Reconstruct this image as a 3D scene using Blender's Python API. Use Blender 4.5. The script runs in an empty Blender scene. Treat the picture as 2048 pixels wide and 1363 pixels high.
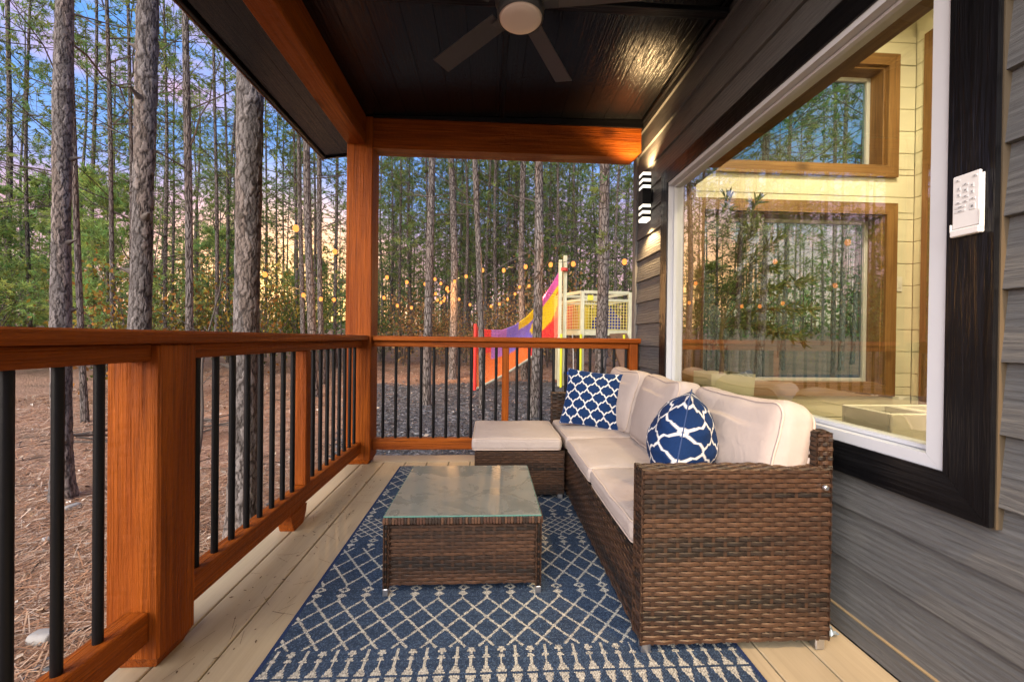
import bpy, math, random
import numpy as np
from mathutils import Matrix, Vector, noise as mnoise

random.seed(7)
rng = np.random.default_rng(7)
PI = math.pi
scene = bpy.context.scene
COL = scene.collection

# ------------------------------------------------------------------ camera
EYE = 0.96
cam_data = bpy.data.cameras.new('camera')
cam = bpy.data.objects.new('camera', cam_data)
COL.objects.link(cam)
scene.camera = cam
cam_data.sensor_width = 36.0
cam_data.lens = 820.0 / 2048.0 * 36.0
cam_data.clip_start = 0.02
cam_data.clip_end = 600.0
yaw, pitch, roll = 0.0540, -0.0058, -0.0116
_f = np.array([math.sin(yaw) * math.cos(pitch), math.cos(yaw) * math.cos(pitch), math.sin(pitch)])
_r = np.array([math.cos(yaw), -math.sin(yaw), 0.0])
_d = -np.cross(_r, _f)
_R = math.cos(roll) * _r + math.sin(roll) * _d
_D = -math.sin(roll) * _r + math.cos(roll) * _d
cam.matrix_world = Matrix(((_R[0], -_D[0], -_f[0], 0), (_R[1], -_D[1], -_f[1], 0), (_R[2], -_D[2], -_f[2], EYE), (0, 0, 0, 1)))

# ------------------------------------------------------------------ sky and fill light
SKY_STRENGTH = 0.56
world = bpy.data.worlds.new('World')
scene.world = world
world.use_nodes = True
wn, wl = world.node_tree.nodes, world.node_tree.links
wn.clear()
w_out = wn.new('ShaderNodeOutputWorld')
w_bg = wn.new('ShaderNodeBackground')
w_bg.inputs['Strength'].default_value = SKY_STRENGTH
wl.new(w_bg.outputs[0], w_out.inputs[0])
# dusk sky: blue above, violet and pink lower down, all round; drifting pink cloud banks
tc = wn.new('ShaderNodeTexCoord')
sep = wn.new('ShaderNodeSeparateXYZ'); wl.new(tc.outputs['Generated'], sep.inputs[0])
ramp = wn.new('ShaderNodeValToRGB'); wl.new(sep.outputs['Z'], ramp.inputs[0])
er = ramp.color_ramp
er.elements[0].position = 0.0; er.elements[0].color = (0.90, 0.64, 0.48, 1)
er.elements[1].position = 1.0; er.elements[1].color = (0.12, 0.30, 0.78, 1)
for p_, c_ in ((0.08, (0.98, 0.60, 0.54, 1)), (0.20, (0.82, 0.54, 0.68, 1)), (0.30, (0.26, 0.46, 0.96, 1)), (0.46, (0.16, 0.40, 0.94, 1))):
    e_ = er.elements.new(p_); e_.color = c_
# warmer towards the place where the sun has gone down
sund = Vector((-0.47, 1.0, 0.03)).normalized()
dot = wn.new('ShaderNodeVectorMath'); dot.operation = 'DOT_PRODUCT'
wl.new(tc.outputs['Generated'], dot.inputs[0]); dot.inputs[1].default_value = sund
mr = wn.new('ShaderNodeMapRange'); wl.new(dot.outputs['Value'], mr.inputs['Value'])
mr.inputs['From Min'].default_value = 0.93; mr.inputs['From Max'].default_value = 1.0
pw = wn.new('ShaderNodeMath'); pw.operation = 'POWER'; wl.new(mr.outputs[0], pw.inputs[0]); pw.inputs[1].default_value = 2.2
glow = wn.new('ShaderNodeMix'); glow.data_type = 'RGBA'
wl.new(pw.outputs[0], glow.inputs['Factor'])
wl.new(ramp.outputs[0], glow.inputs[6]); glow.inputs[7].default_value = (3.0, 1.7, 0.55, 1)
mp = wn.new('ShaderNodeMapping'); wl.new(tc.outputs['Generated'], mp.inputs[0]); mp.inputs['Scale'].default_value = (1.6, 1.6, 6.5)
mp.inputs['Location'].default_value = (0.35, 0.2, 0.1)
nz = wn.new('ShaderNodeTexNoise'); wl.new(mp.outputs[0], nz.inputs['Vector'])
nz.inputs['Scale'].default_value = 1.5; nz.inputs['Detail'].default_value = 6; nz.inputs['Roughness'].default_value = 0.55
cr = wn.new('ShaderNodeMapRange'); wl.new(nz.outputs['Fac'], cr.inputs['Value'])
cr.inputs['From Min'].default_value = 0.47; cr.inputs['From Max'].default_value = 0.70
cm = wn.new('ShaderNodeMath'); cm.operation = 'MULTIPLY'; wl.new(cr.outputs[0], cm.inputs[0]); cm.inputs[1].default_value = 0.8
clouds = wn.new('ShaderNodeMix'); clouds.data_type = 'RGBA'
wl.new(cm.outputs[0], clouds.inputs['Factor']); wl.new(glow.outputs[2], clouds.inputs[6])
clouds.inputs[7].default_value = (1.0, 0.56, 0.64, 1)
wl.new(clouds.outputs[2], w_bg.inputs['Color'])

fill_data = bpy.data.lights.new('sun', 'SUN')
fill_data.energy = 3.7
fill_data.angle = math.radians(70)
fill_data.color = (1.0, 0.92, 0.82)
sun = bpy.data.objects.new('sun', fill_data)
COL.objects.link(sun)
fill_from = Vector((-0.55, -1.0, 0.60)).normalized()      # added soft fill standing in for sky light behind the camera
sun.rotation_euler = (-fill_from).to_track_quat('-Z', 'Y').to_euler()

vs = scene.view_settings
vs.view_transform = 'Standard'; vs.look = 'None'; vs.gamma = 1.0; vs.use_curve_mapping = False
vs.exposure = 1.2
scene.cycles.use_denoising = True
scene.cycles.adaptive_threshold = 0.03
scene.cycles.max_bounces = 7
scene.cycles.transparent_max_bounces = 24
scene.cycles.diffuse_bounces = 3
scene.cycles.sample_clamp_indirect = 4.0
scene.cycles.caustics_reflective = False
scene.cycles.caustics_refractive = False

# ------------------------------------------------------------------ helpers: objects
WL = {}          # world location of each object's origin

def reg(o, loc, parent):
    loc = np.array(loc, float)
    if parent is not None:
        o.parent = parent
        o.location = loc - WL[parent.name]
    else:
        o.location = loc
    WL[o.name] = loc
    return o

def tag(o, label=None, cat=None, group=None, kind=None):
    if label: o['label'] = label
    if cat: o['category'] = cat
    if group: o['group'] = group
    if kind: o['kind'] = kind
    return o

def empty(name, loc, label=None, cat=None, group=None, kind=None, parent=None):
    o = bpy.data.objects.new(name, None)
    o.empty_display_size = 0.1
    COL.objects.link(o)
    reg(o, loc, parent)
    return tag(o, label, cat, group, kind)

def mesh_data(name, V, F, mats, smooth=False, vcol=None, fcol=None, fmat=None):
    V = np.asarray(V, np.float32).reshape(-1, 3)
    if isinstance(F, np.ndarray): F = [F]
    loops, starts, n = [], [], 0
    for f in F:
        f = np.asarray(f)
        if f.size == 0: continue
        if f.dtype == object or f.ndim == 1:
            for q in f:
                loops.append(np.array(q, np.int32)); starts.append(np.array([n], np.int32)); n += len(q)
            continue
        k = f.shape[1]
        loops.append(f.reshape(-1).astype(np.int32))
        starts.append((n + k * np.arange(len(f))).astype(np.int32)); n += k * len(f)
    loops = np.concatenate(loops); starts = np.concatenate(starts)
    me = bpy.data.meshes.new(name)
    me.vertices.add(len(V)); me.vertices.foreach_set('co', V.reshape(-1))
    me.loops.add(len(loops)); me.loops.foreach_set('vertex_index', loops)
    me.polygons.add(len(starts)); me.polygons.foreach_set('loop_start', starts)
    me.polygons.foreach_set('use_smooth', np.full(len(starts), bool(smooth)))
    if fmat is not None: me.polygons.foreach_set('material_index', np.asarray(fmat, np.int32))
    me.update(calc_edges=True)
    if vcol is not None:
        a = me.attributes.new('tint', 'FLOAT_COLOR', 'POINT')
        c = np.ones((len(V), 4), np.float32); c[:, :3] = np.asarray(vcol); a.data.foreach_set('color', c.reshape(-1))
    if fcol is not None:
        a = me.attributes.new('tint', 'FLOAT_COLOR', 'FACE')
        c = np.ones((len(starts), 4), np.float32); c[:, :3] = np.asarray(fcol); a.data.foreach_set('color', c.reshape(-1))
    for m in (mats if isinstance(mats, (list, tuple)) else [mats]):
        me.materials.append(m)
    return me

def mk(name, V, F, mats, parent=None, org=None, **kw):
    V = np.asarray(V, float).reshape(-1, 3)
    if org is None:
        lo, hi = V.min(0), V.max(0)
        org = np.array([(lo[0] + hi[0]) / 2, (lo[1] + hi[1]) / 2, lo[2]])
    org = np.array(org, float)
    o = bpy.data.objects.new(name, mesh_data(name, V - org, F, mats, **kw))
    COL.objects.link(o)
    return reg(o, org, parent)

# chamfered box -----------------------------------------------------
def box_geo(x0, x1, y0, y1, z0, z1, b=0.004):
    c = np.array([(x0 + x1) / 2, (y0 + y1) / 2, (z0 + z1) / 2]); h = np.array([(x1 - x0) / 2, (y1 - y0) / 2, (z1 - z0) / 2])
    b = min(b, h.min() * 0.6)
    V, idx = [], {}
    for sx in (-1, 1):
        for sy in (-1, 1):
            for sz in (-1, 1):
                s = np.array([sx, sy, sz])
                for a in range(3):
                    p = s * (h - b); p[a] = s[a] * h[a]
                    idx[(sx, sy, sz, a)] = len(V); V.append(p)
    V = np.array(V)
    quads, tris = [], []
    for a in range(3):
        u, w = (a + 1) % 3, (a + 2) % 3
        for s in (-1, 1):
            q = []
            for su, sw in ((-1, -1), (1, -1), (1, 1), (-1, 1)):
                k = [0, 0, 0]; k[a] = s; k[u] = su; k[w] = sw
                q.append(idx[(k[0], k[1], k[2], a)])
            quads.append(q)
        for su in (-1, 1):
            for sw in (-1, 1):
                k1 = [0, 0, 0]; k1[u] = su; k1[w] = sw; k1[a] = -1
                k2 = list(k1); k2[a] = 1
                quads.append([idx[(*k1, u)], idx[(*k2, u)], idx[(*k2, w)], idx[(*k1, w)]])
    for sx in (-1, 1):
        for sy in (-1, 1):
            for sz in (-1, 1):
                tris.append([idx[(sx, sy, sz, 0)], idx[(sx, sy, sz, 1)], idx[(sx, sy, sz, 2)]])
    def fix(F):
        out = []
        for f in F:
            p = V[f]; nrm = np.cross(p[1] - p[0], p[2] - p[0])
            out.append(f if np.dot(nrm, p.mean(0)) > 0 else f[::-1])
        return np.array(out)
    return V + c, [fix(quads), fix(tris)]

def box(name, x0, x1, y0, y1, z0, z1, mat, parent=None, b=0.004):
    V, F = box_geo(x0, x1, y0, y1, z0, z1, b)
    return mk(name, V, F, mat, parent, org=((x0 + x1) / 2, (y0 + y1) / 2, z0))

class Geo:
    """collects vertices, faces and tints for one mesh"""
    def __init__(s): s.V, s.F, s.C, s.n = [], [], [], 0
    def add(s, V, F, col=None):
        V = np.asarray(V, float).reshape(-1, 3)
        for f in (F if isinstance(F, list) else [F]):
            f = np.asarray(f)
            if f.size: s.F.append(f + s.n)
        s.V.append(V); s.n += len(V)
        if col is not None:
            col = np.asarray(col, float)
            s.C.append(np.broadcast_to(col, (len(V), 3)) if col.ndim == 1 else col)
        else: s.C.append(np.ones((len(V), 3)) * 0.5)
        return s
    def box(s, *a, col=None, **k):
        V, F = box_geo(*a, **k); return s.add(V, F, col)
    def make(s, name, mat, parent=None, org=None, tint=False, **kw):
        V = np.concatenate(s.V)
        return mk(name, V, s.F, mat, parent, org, vcol=np.concatenate(s.C) if tint else None, **kw)

def tube_geo(P, R, n=8, cap=True):
    P = np.asarray(P, float); m = len(P)
    R = np.broadcast_to(np.asarray(R, float), (m,))
    T = np.gradient(P, axis=0); T /= np.linalg.norm(T, axis=1)[:, None] + 1e-12
    ref = np.array([0, 0, 1.0]) if abs(T[0][2]) < 0.9 else np.array([1.0, 0, 0])
    A = np.cross(T, ref); A /= np.linalg.norm(A, axis=1)[:, None] + 1e-12
    B = np.cross(T, A)
    t = np.arange(n) * 2 * PI / n
    V = P[:, None, :] + R[:, None, None] * (np.cos(t)[None, :, None] * A[:, None, :] + np.sin(t)[None, :, None] * B[:, None, :])
    V = V.reshape(-1, 3)
    i = np.arange(m - 1)[:, None] * n; j = np.arange(n)[None, :]; j2 = (j + 1) % n
    Q = np.stack([i + j, i + j2, i + n + j2, i + n + j], -1).reshape(-1, 4)
    Q = Q[:, ::-1]
    F = [Q]
    if cap:
        base = len(V)
        V = np.concatenate([V, V[:n], V[-n:], P[:1], P[-1:]])
        jj = np.arange(n); k2 = (jj + 1) % n
        F.append(np.stack([np.full(n, base + 2 * n), base + jj, base + k2], -1))
        F.append(np.stack([np.full(n, base + 2 * n + 1), base + n + k2, base + n + jj], -1))
    return V, F

def tube(name, P, R, mat, parent=None, n=8, smooth=True, org=None):
    V, F = tube_geo(P, R, n)
    return mk(name, V, F, mat, parent, org, smooth=smooth)

def extrude_poly(poly, axis, a0, a1):
    """2-D polygon (list of (u,v)) extruded along axis; u,v = the two other axes in order"""
    poly = np.array(poly, float); n = len(poly)
    oth = [k for k in range(3) if k != axis]
    V = np.zeros((2 * n, 3)); V[:n, axis] = a0; V[n:, axis] = a1
    for h in (0, 1):
        V[h * n:(h + 1) * n, oth[0]] = poly[:, 0]; V[h * n:(h + 1) * n, oth[1]] = poly[:, 1]
    side = np.array([[i, (i + 1) % n, n + (i + 1) % n, n + i] for i in range(n)])
    ends = np.array([list(range(n))[::-1], list(range(n, 2 * n))])
    area = sum(poly[i][0] * poly[(i + 1) % n][1] - poly[(i + 1) % n][0] * poly[i][1] for i in range(n))
    flip = (area < 0) ^ (axis == 1)
    if flip: side = side[:, ::-1]; ends = ends[:, ::-1]
    return V, [side, ends]

# ------------------------------------------------------------------ helpers: materials
class Mat:
    def __init__(s, name):
        s.m = bpy.data.materials.new(name); s.m.use_nodes = True
        s.t = s.m.node_tree; s.b = s.t.nodes['Principled BSDF']; s.out = s.t.nodes['Material Output']
    def n(s, kind, **k):
        x = s.t.nodes.new('ShaderNode' + kind)
        for a, v in k.items():
            if hasattr(x, a) and a not in x.inputs: setattr(x, a, v)
            else: x.inputs[a.replace('_', ' ')].default_value = v
        return x
    def l(s, a, b): s.t.links.new(a, b); return s
    def coords(s, scale=(1, 1, 1), rnd=True, gen='Object'):
        t = s.n('TexCoord'); m = s.n('Mapping'); m.inputs['Scale'].default_value = scale
        s.l(t.outputs[gen], m.inputs[0])
        if rnd:
            oi = s.n('ObjectInfo'); c = s.n('CombineXYZ')
            mu = s.n('Math', operation='MULTIPLY'); mu.inputs[1].default_value = 37.0
            s.l(oi.outputs['Random'], mu.inputs[0])
            for i in range(3): s.l(mu.outputs[0], c.inputs[i])
            s.l(c.outputs[0], m.inputs['Location'])
        return m.outputs[0]
    def noise(s, vec, scale, detail=4, rough=0.55, dist=0.0):
        x = s.n('TexNoise'); x.inputs['Scale'].default_value = scale; x.inputs['Detail'].default_value = detail
        x.inputs['Roughness'].default_value = rough; x.inputs['Distortion'].default_value = dist
        if vec is not None: s.l(vec, x.inputs['Vector'])
        return x.outputs['Fac']
    def ramp(s, fac, stops):
        r = s.n('ValToRGB'); e = r.color_ramp
        while len(e.elements) < len(stops): e.elements.new(0.5)
        for el, (p, c) in zip(e.elements, stops):
            el.position = p; el.color = (*c, 1) if len(c) == 3 else c
        s.l(fac, r.inputs[0]); return r.outputs[0]
    def mix(s, fac, a, b, mode='MIX'):
        x = s.n('Mix', data_type='RGBA', blend_type=mode)
        for v, i in ((fac, 0), (a, 6), (b, 7)):
            if hasattr(v, 'is_output'): s.l(v, x.inputs[i])
            elif i == 0: x.inputs[0].default_value = v
            else: x.inputs[i].default_value = (*v, 1) if len(v) == 3 else v
        return x.outputs[2]
    def math(s, op, a, b=None):
        x = s.n('Math', operation=op)
        for i, v in enumerate((a, b)):
            if v is None: continue
            if hasattr(v, 'is_output'): s.l(v, x.inputs[i])
            else: x.inputs[i].default_value = v
        return x.outputs[0]
    def bump(s, h, strength=0.3, dist=0.01, normal=None):
        x = s.n('Bump'); x.inputs['Strength'].default_value = strength; x.inputs['Distance'].default_value = dist
        s.l(h, x.inputs['Height'])
        if normal is not None: s.l(normal, x.inputs['Normal'])
        s.l(x.outputs[0], s.b.inputs['Normal']); return x.outputs[0]
    def base(s, c):
        if hasattr(c, 'is_output'): s.l(c, s.b.inputs['Base Color'])
        else: s.b.inputs['Base Color'].default_value = (*c, 1)
        return s
    def rough(s, r, spec=None):
        if hasattr(r, 'is_output'): s.l(r, s.b.inputs['Roughness'])
        else: s.b.inputs['Roughness'].default_value = r
        if spec is not None: s.b.inputs['Specular IOR Level'].default_value = spec
        return s

def wood_mat(name, lo, hi, axis, rough=0.55, bump=0.35, fine=90.0, spec=0.4, knots=True, bdist=0.004, line=0.55):
    m = Mat(name)
    sc = [11.0, 11.0, 11.0]; sc[axis] = 0.7
    v = m.coords(sc)
    a = m.noise(v, 1.0, 3, 0.6, 0.9)
    sc2 = [fine] * 3; sc2[axis] = 2.2
    f = m.noise(m.coords(sc2), 1.0, 3, 0.7, 0.5)
    sc3 = [fine * 0.35] * 3; sc3[axis] = fine * 0.45
    saw = m.noise(m.coords(sc3), 1.0, 1, 0.6)
    big = m.noise(m.coords((1.3, 1.3, 1.3)), 1.6, 2)
    c = m.ramp(a, [(0.30, lo), (0.70, hi)])
    c = m.mix(m.ramp(f, [(0.36, (line,) * 3), (0.56, (0, 0, 0))]), c, tuple(x * 0.45 for x in lo))
    c = m.mix(m.ramp(big, [(0.35, (0.40,) * 3), (0.65, (0, 0, 0))]), c, tuple(x * 0.7 for x in lo))
    if knots:
        sk = [3.1] * 3; sk[axis] = 1.9
        vo = m.n('TexVoronoi'); m.l(m.coords(sk), vo.inputs['Vector']); vo.inputs['Scale'].default_value = 1.0
        k = m.ramp(vo.outputs['Distance'], [(0.07, (0.85,) * 3), (0.15, (0, 0, 0))])
        c = m.mix(k, c, tuple(x * 0.35 for x in lo))
    m.base(c).rough(rough, spec)
    h = m.math('ADD', m.math('MULTIPLY', f, 1.0), m.math('ADD', m.math('MULTIPLY', a, 0.5), m.math('MULTIPLY', saw, 0.35)))
    m.bump(h, bump, bdist)
    return m.m

def plain(name, col, rough=0.5, metal=0.0, spec=0.5, bump=None, vary=0.0):
    m = Mat(name)
    if vary:
        f = m.noise(m.coords((1, 1, 1)), 6, 5)
        m.base(m.mix(m.ramp(f, [(0.3, (0, 0, 0)), (0.75, (1, 1, 1))]), tuple(x * (1 - vary) for x in col), tuple(min(1, x * (1 + vary)) for x in col)))
    else: m.base(col)
    m.rough(rough, spec); m.b.inputs['Metallic'].default_value = metal
    if bump: m.bump(m.noise(m.coords((1, 1, 1)), bump[0], 4), bump[1], 0.003)
    return m.m

def tint_mat(name, rough=0.8, spec=0.3, bump=None, gain=1.0, translucent=0.0):
    m = Mat(name); a = m.n('Attribute', attribute_name='tint')
    c = a.outputs['Color']
    if bump:
        f = m.noise(m.coords((1, 1, 1)), bump[0], 4)
        c = m.mix(m.ramp(f, [(0.3, (0.30,) * 3), (0.6, (0, 0, 0))]), c, (0, 0, 0))
        m.bump(f, bump[1], bump[2] if len(bump) > 2 else 0.003)
    m.base(c).rough(rough, spec)
    if translucent:
        tr = m.n('BsdfTranslucent'); m.l(c, tr.inputs['Color'])
        mx = m.n('MixShader'); mx.inputs[0].default_value = translucent
        m.l(m.b.outputs[0], mx.inputs[1]); m.l(tr.outputs[0], mx.inputs[2]); m.l(mx.outputs[0], m.out.inputs[0])
    return m.m

def emit_mat(name, col, strength):
    m = Mat(name); e = m.n('Emission'); e.inputs[0].default_value = (*col, 1); e.inputs[1].default_value = strength
    m.l(e.outputs[0], m.out.inputs[0])
    if strength < 3: m.m.cycles.emission_sampling = 'NONE'
    return m.m

def glass_mat(name, tint=(0.93, 0.97, 0.95), refl=1.0, ior=1.5, rough=0.0):
    """thin pane: clear straight-through light plus a Fresnel mirror"""
    m = Mat(name)
    tr = m.n('BsdfTransparent'); tr.inputs[0].default_value = (*tint, 1)
    gl = m.n('BsdfGlossy'); gl.inputs['Roughness'].default_value = rough; gl.inputs[0].default_value = (1, 1, 1, 1)
    fr = m.n('Fresnel'); fr.inputs['IOR'].default_value = ior
    k = m.math('MULTIPLY', fr.outputs[0], refl); k2 = m.math('MINIMUM', k, 1.0)
    mx = m.n('MixShader'); m.l(k2, mx.inputs[0]); m.l(tr.outputs[0], mx.inputs[1]); m.l(gl.outputs[0], mx.inputs[2])
    m.l(mx.outputs[0], m.out.inputs[0]); return m.m

CEDAR_LO, CEDAR_HI = (0.225, 0.046, 0.003), (0.385, 0.094, 0.006)
CEDAR = [wood_mat('stained_wood_' + 'xyz'[a], CEDAR_LO, CEDAR_HI, a, 0.58, 0.9, 85, 0.18, True, 0.009, 0.6) for a in range(3)]
BLACK_PAINT = [wood_mat('black_painted_wood_' + 'xyz'[a], (0.004, 0.004, 0.005), (0.008, 0.008, 0.009), a, 0.30, 0.6, 55, 0.30, False, 0.007) for a in range(3)]
METAL_BLACK = plain('black_metal', (0.003, 0.003, 0.0035), 0.42, 0.0, 0.28)
CHROME = plain('brushed_aluminium', (0.62, 0.62, 0.64), 0.35, 1.0)
VINYL = plain('white_vinyl', (0.56, 0.57, 0.60), 0.42)
# ------------------------------------------------------------------ ground
def gz(x, y):
    d = np.hypot(x, y)
    return -0.45 + 0.045 * np.maximum(0, d - 9.0) ** 1.0 + 0.03 * np.sin(x * 0.9 + 1.0) * np.sin(y * 0.7) * np.clip((d - 3) / 6, 0, 1)

def gravel_mask(x, y):
    wob = 0.35 * np.sin(x * 1.3 + 0.5) + 0.25 * np.sin(y * 1.9 + x)
    strip = np.clip((x + 1.95 + 0.25 * wob) / 0.5, 0, 1)                     # beside the deck
    yard = np.clip((x + 0.30 * y - 0.25 * wob + 0.55) / 0.6, 0, 1) * np.clip((12.2 + 0.1 * x - y + wob) / 0.8, 0, 1)  # playground surfacing
    return np.where(y < 3.6, np.maximum(strip, yard * 0), yard)

ax_x = np.concatenate([-np.geomspace(90, 8, 34), np.linspace(-7.8, 7.8, 105), np.geomspace(8, 90, 34)])
ax_y = np.concatenate([np.linspace(-60, -5, 12), np.linspace(-4, 14, 125), np.geomspace(14.4, 120, 44)])
gx, gy = np.meshgrid(ax_x, ax_y, indexing='ij')
gh = gz(gx, gy)
near = (np.abs(gx) < 9) & (gy < 15) & (gy > -4)
gh = gh + near * 0.022 * (rng.random(gx.shape) - 0.5)
V = np.stack([gx, gy, gh], -1).reshape(-1, 3)
nx, ny = gx.shape
ii, jj = np.meshgrid(np.arange(nx - 1), np.arange(ny - 1), indexing='ij')
Q = np.stack([ii * ny + jj, (ii + 1) * ny + jj, (ii + 1) * ny + jj + 1, ii * ny + jj + 1], -1).reshape(-1, 4)
m = Mat('forest_floor')
pos = m.coords((1, 1, 1), rnd=False)
att = m.n('Attribute', attribute_name='tint'); sepc = m.n('SeparateColor'); m.l(att.outputs['Color'], sepc.inputs[0])
n1 = m.noise(pos, 0.8, 6, 0.6); n2 = m.noise(pos, 22, 6, 0.7); n3 = m.noise(pos, 5.5, 5, 0.6)
straw = m.ramp(n2, [(0.25, (0.14, 0.082, 0.054)), (0.5, (0.33, 0.19, 0.12)), (0.72, (0.50, 0.33, 0.23))])
straw = m.mix(m.ramp(n1, [(0.42, (0, 0, 0)), (0.68, (0.6,) * 3)]), straw, (0.085, 0.068, 0.045))
vo = m.n('TexVoronoi'); m.l(pos, vo.inputs['Vector']); vo.inputs['Scale'].default_value = 26
stone = m.ramp(m.math('ADD', m.math('MULTIPLY', vo.outputs['Color'], 0.6), m.math('MULTIPLY', n2, 0.5)), [(0.25, (0.030, 0.030, 0.032)), (0.55, (0.080, 0.080, 0.082)), (0.9, (0.20, 0.20, 0.20))])
gm = m.math('ADD', sepc.outputs[0], m.math('MULTIPLY', m.math('SUBTRACT', n3, 0.5), 0.9))
gm = m.ramp(gm, [(0.42, (0, 0, 0)), (0.58, (1, 1, 1))])
m.base(m.mix(gm, straw, stone)).rough(0.9, 0.2)
m.bump(m.math('ADD', n2, m.math('MULTIPLY', vo.outputs['Distance'], 0.6)), 0.9, 0.03)
gmask = gravel_mask(V[:, 0], V[:, 1])
ground = mk('ground', V, [Q], m.m, org=(0, 0, 0), smooth=True, vcol=np.repeat(gmask[:, None], 3, 1))
tag(ground, kind='structure')

# ------------------------------------------------------------------ deck
DECK = wood_mat('taupe_deck_paint', (0.355, 0.285, 0.185), (0.41, 0.335, 0.225), 1, 0.42, 0.16, 70, 0.4, False, 0.003, 0.18)
DECKX = wood_mat('taupe_deck_paint_cross', (0.355, 0.285, 0.185), (0.41, 0.335, 0.225), 0, 0.42, 0.16, 70, 0.4, False, 0.003, 0.18)
deck = empty('deck', (0, 1.4, 0)); tag(deck, kind='structure')
PW = 0.1648
x = -0.965 - PW
while x < 1.17:
    x1 = min(x + PW, 1.183)
    box('plank', x + 0.0025, x1 - 0.0025, -0.9, 3.197, -0.035, 0.0 - 0.001 * random.random(), DECK, deck, 0.003)
    x += PW
box('end_board', -1.13, 1.30, 3.203, 3.385, -0.035, 0.0, DECKX, deck, 0.004)
box('rim_joist', -1.12, -1.085, -0.9, 3.36, -0.26, -0.037, DECK, deck)
box('rim_joist', -1.084, 1.25, 3.325, 3.36, -0.26, -0.037, DECKX, deck)
for yj in (-0.4, 0.4, 1.2, 2.0, 2.8):
    box('joist', -1.084, 1.18, yj, yj + 0.04, -0.24, -0.037, DECKX, deck)

# ------------------------------------------------------------------ cabin
def siding_mat():
    m = Mat('grey_fibre_siding')
    v = m.coords((95, 7, 95)); f = m.noise(v, 1.0, 4, 0.7, 0.8)
    v2 = m.coords((7, 0.5, 7)); g = m.noise(v2, 1.0, 4, 0.5, 2.5)
    wv = m.n('TexWave', wave_type='BANDS', bands_direction='Z'); m.l(m.coords((1, 0.25, 1)), wv.inputs['Vector'])
    wv.inputs['Scale'].default_value = 16; wv.inputs['Distortion'].default_value = 9; wv.inputs['Detail'].default_value = 3; wv.inputs['Detail Scale'].default_value = 0.7
    c = m.ramp(f, [(0.30, (0.070, 0.070, 0.071)), (0.52, (0.100, 0.100, 0.100)), (0.72, (0.132, 0.130, 0.126))])
    m.base(c).rough(0.55, 0.35)
    m.bump(m.math('ADD', m.math('MULTIPLY', f, 0.6), m.math('ADD', g, m.math('MULTIPLY', wv.outputs['Fac'], 0.22))), 0.85, 0.006)
    return m.m
SIDING = siding_mat()
TRIM_GREY = plain('grey_trim_paint', (0.14, 0.14, 0.14), 0.55, 0, 0.35, (40, 0.2), 0.08)
CREAM = wood_mat('cream_shiplap_paint_x', (0.72, 0.68, 0.54), (0.75, 0.71, 0.57), 0, 0.5, 0.04, 60, 0.3, False, 0.003, 0.04)
CREAMY = wood_mat('cream_shiplap_paint_y', (0.72, 0.68, 0.54), (0.75, 0.71, 0.57), 1, 0.5, 0.04, 60, 0.3, False, 0.003, 0.04)
OAK = [wood_mat('stained_interior_wood_' + 'xyz'[a], (0.19, 0.092, 0.030), (0.33, 0.185, 0.070), a, 0.45, 0.15, 80, 0.4, True) for a in range(3)]
FLOORW = wood_mat('interior_floor_wood', (0.12, 0.075, 0.04), (0.2, 0.13, 0.075), 1, 0.4, 0.1)
WINGLASS = glass_mat('window_glass', (0.93, 0.96, 0.84), 4.2, 1.5)
WINGLASS2 = glass_mat('far_window_glass', (0.55, 0.78, 0.70), 1.0, 1.5)

cabin = empty('cabin', (2.3, 1.2, 0), 'grey lap-sided cabin with a big white-framed picture window beside the deck', 'cabin')
WX = 1.193
EXPO = 0.1675
def siding_piece(y0, y1, z0, z1=None):
    z1 = z0 + EXPO if z1 is None else z1
    V, F = extrude_poly([(1.176, z0 - 0.010), (1.186, z0 - 0.012), (1.215, z0 - 0.012), (1.215, z1), (1.193, z1)], 1, y0, y1)
    return mk('siding_board', V, F, SIDING, cabin, org=((1.193), (y0 + y1) / 2, z0))
TY0, TY1, TZ0, TZ1 = 0.885, 2.752, 0.534, 2.098      # black trim, outer
FY0, FY1, FZ0, FZ1 = 0.986, 2.690, 0.622, 2.021      # white frame, outer
z = 0.092; k = 0
while z < 2.72:
    if z + EXPO > FZ0 and z < FZ1 - 0.02:
        siding_piece(-1.6, TY0 + 0.03, z); siding_piece(TY1 - 0.03, 3.262, z)
    else:
        siding_piece(-1.6, 3.262, z)
    z += EXPO; k += 1
box('base_trim', 1.172, 1.215, -1.6, 3.30, 0.002, 0.078, SIDING, cabin, 0.003)
box('base_lit_edge', 1.168, 1.2, -1.6, 3.26, 0.0785, 0.084, plain('lit_edge_tan', (0.24, 0.18, 0.10), 0.6), cabin, 0.001)  # tan strip paints the lit top edge of the base trim
box('corner_trim', 1.168, 1.215, 3.263, 3.335, -0.2, 2.74, TRIM_GREY, cabin, 0.003)
box('corner_trim', 1.2151, 1.30, 3.29, 3.336, -0.2, 2.74, TRIM_GREY, cabin, 0.003)

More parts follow.
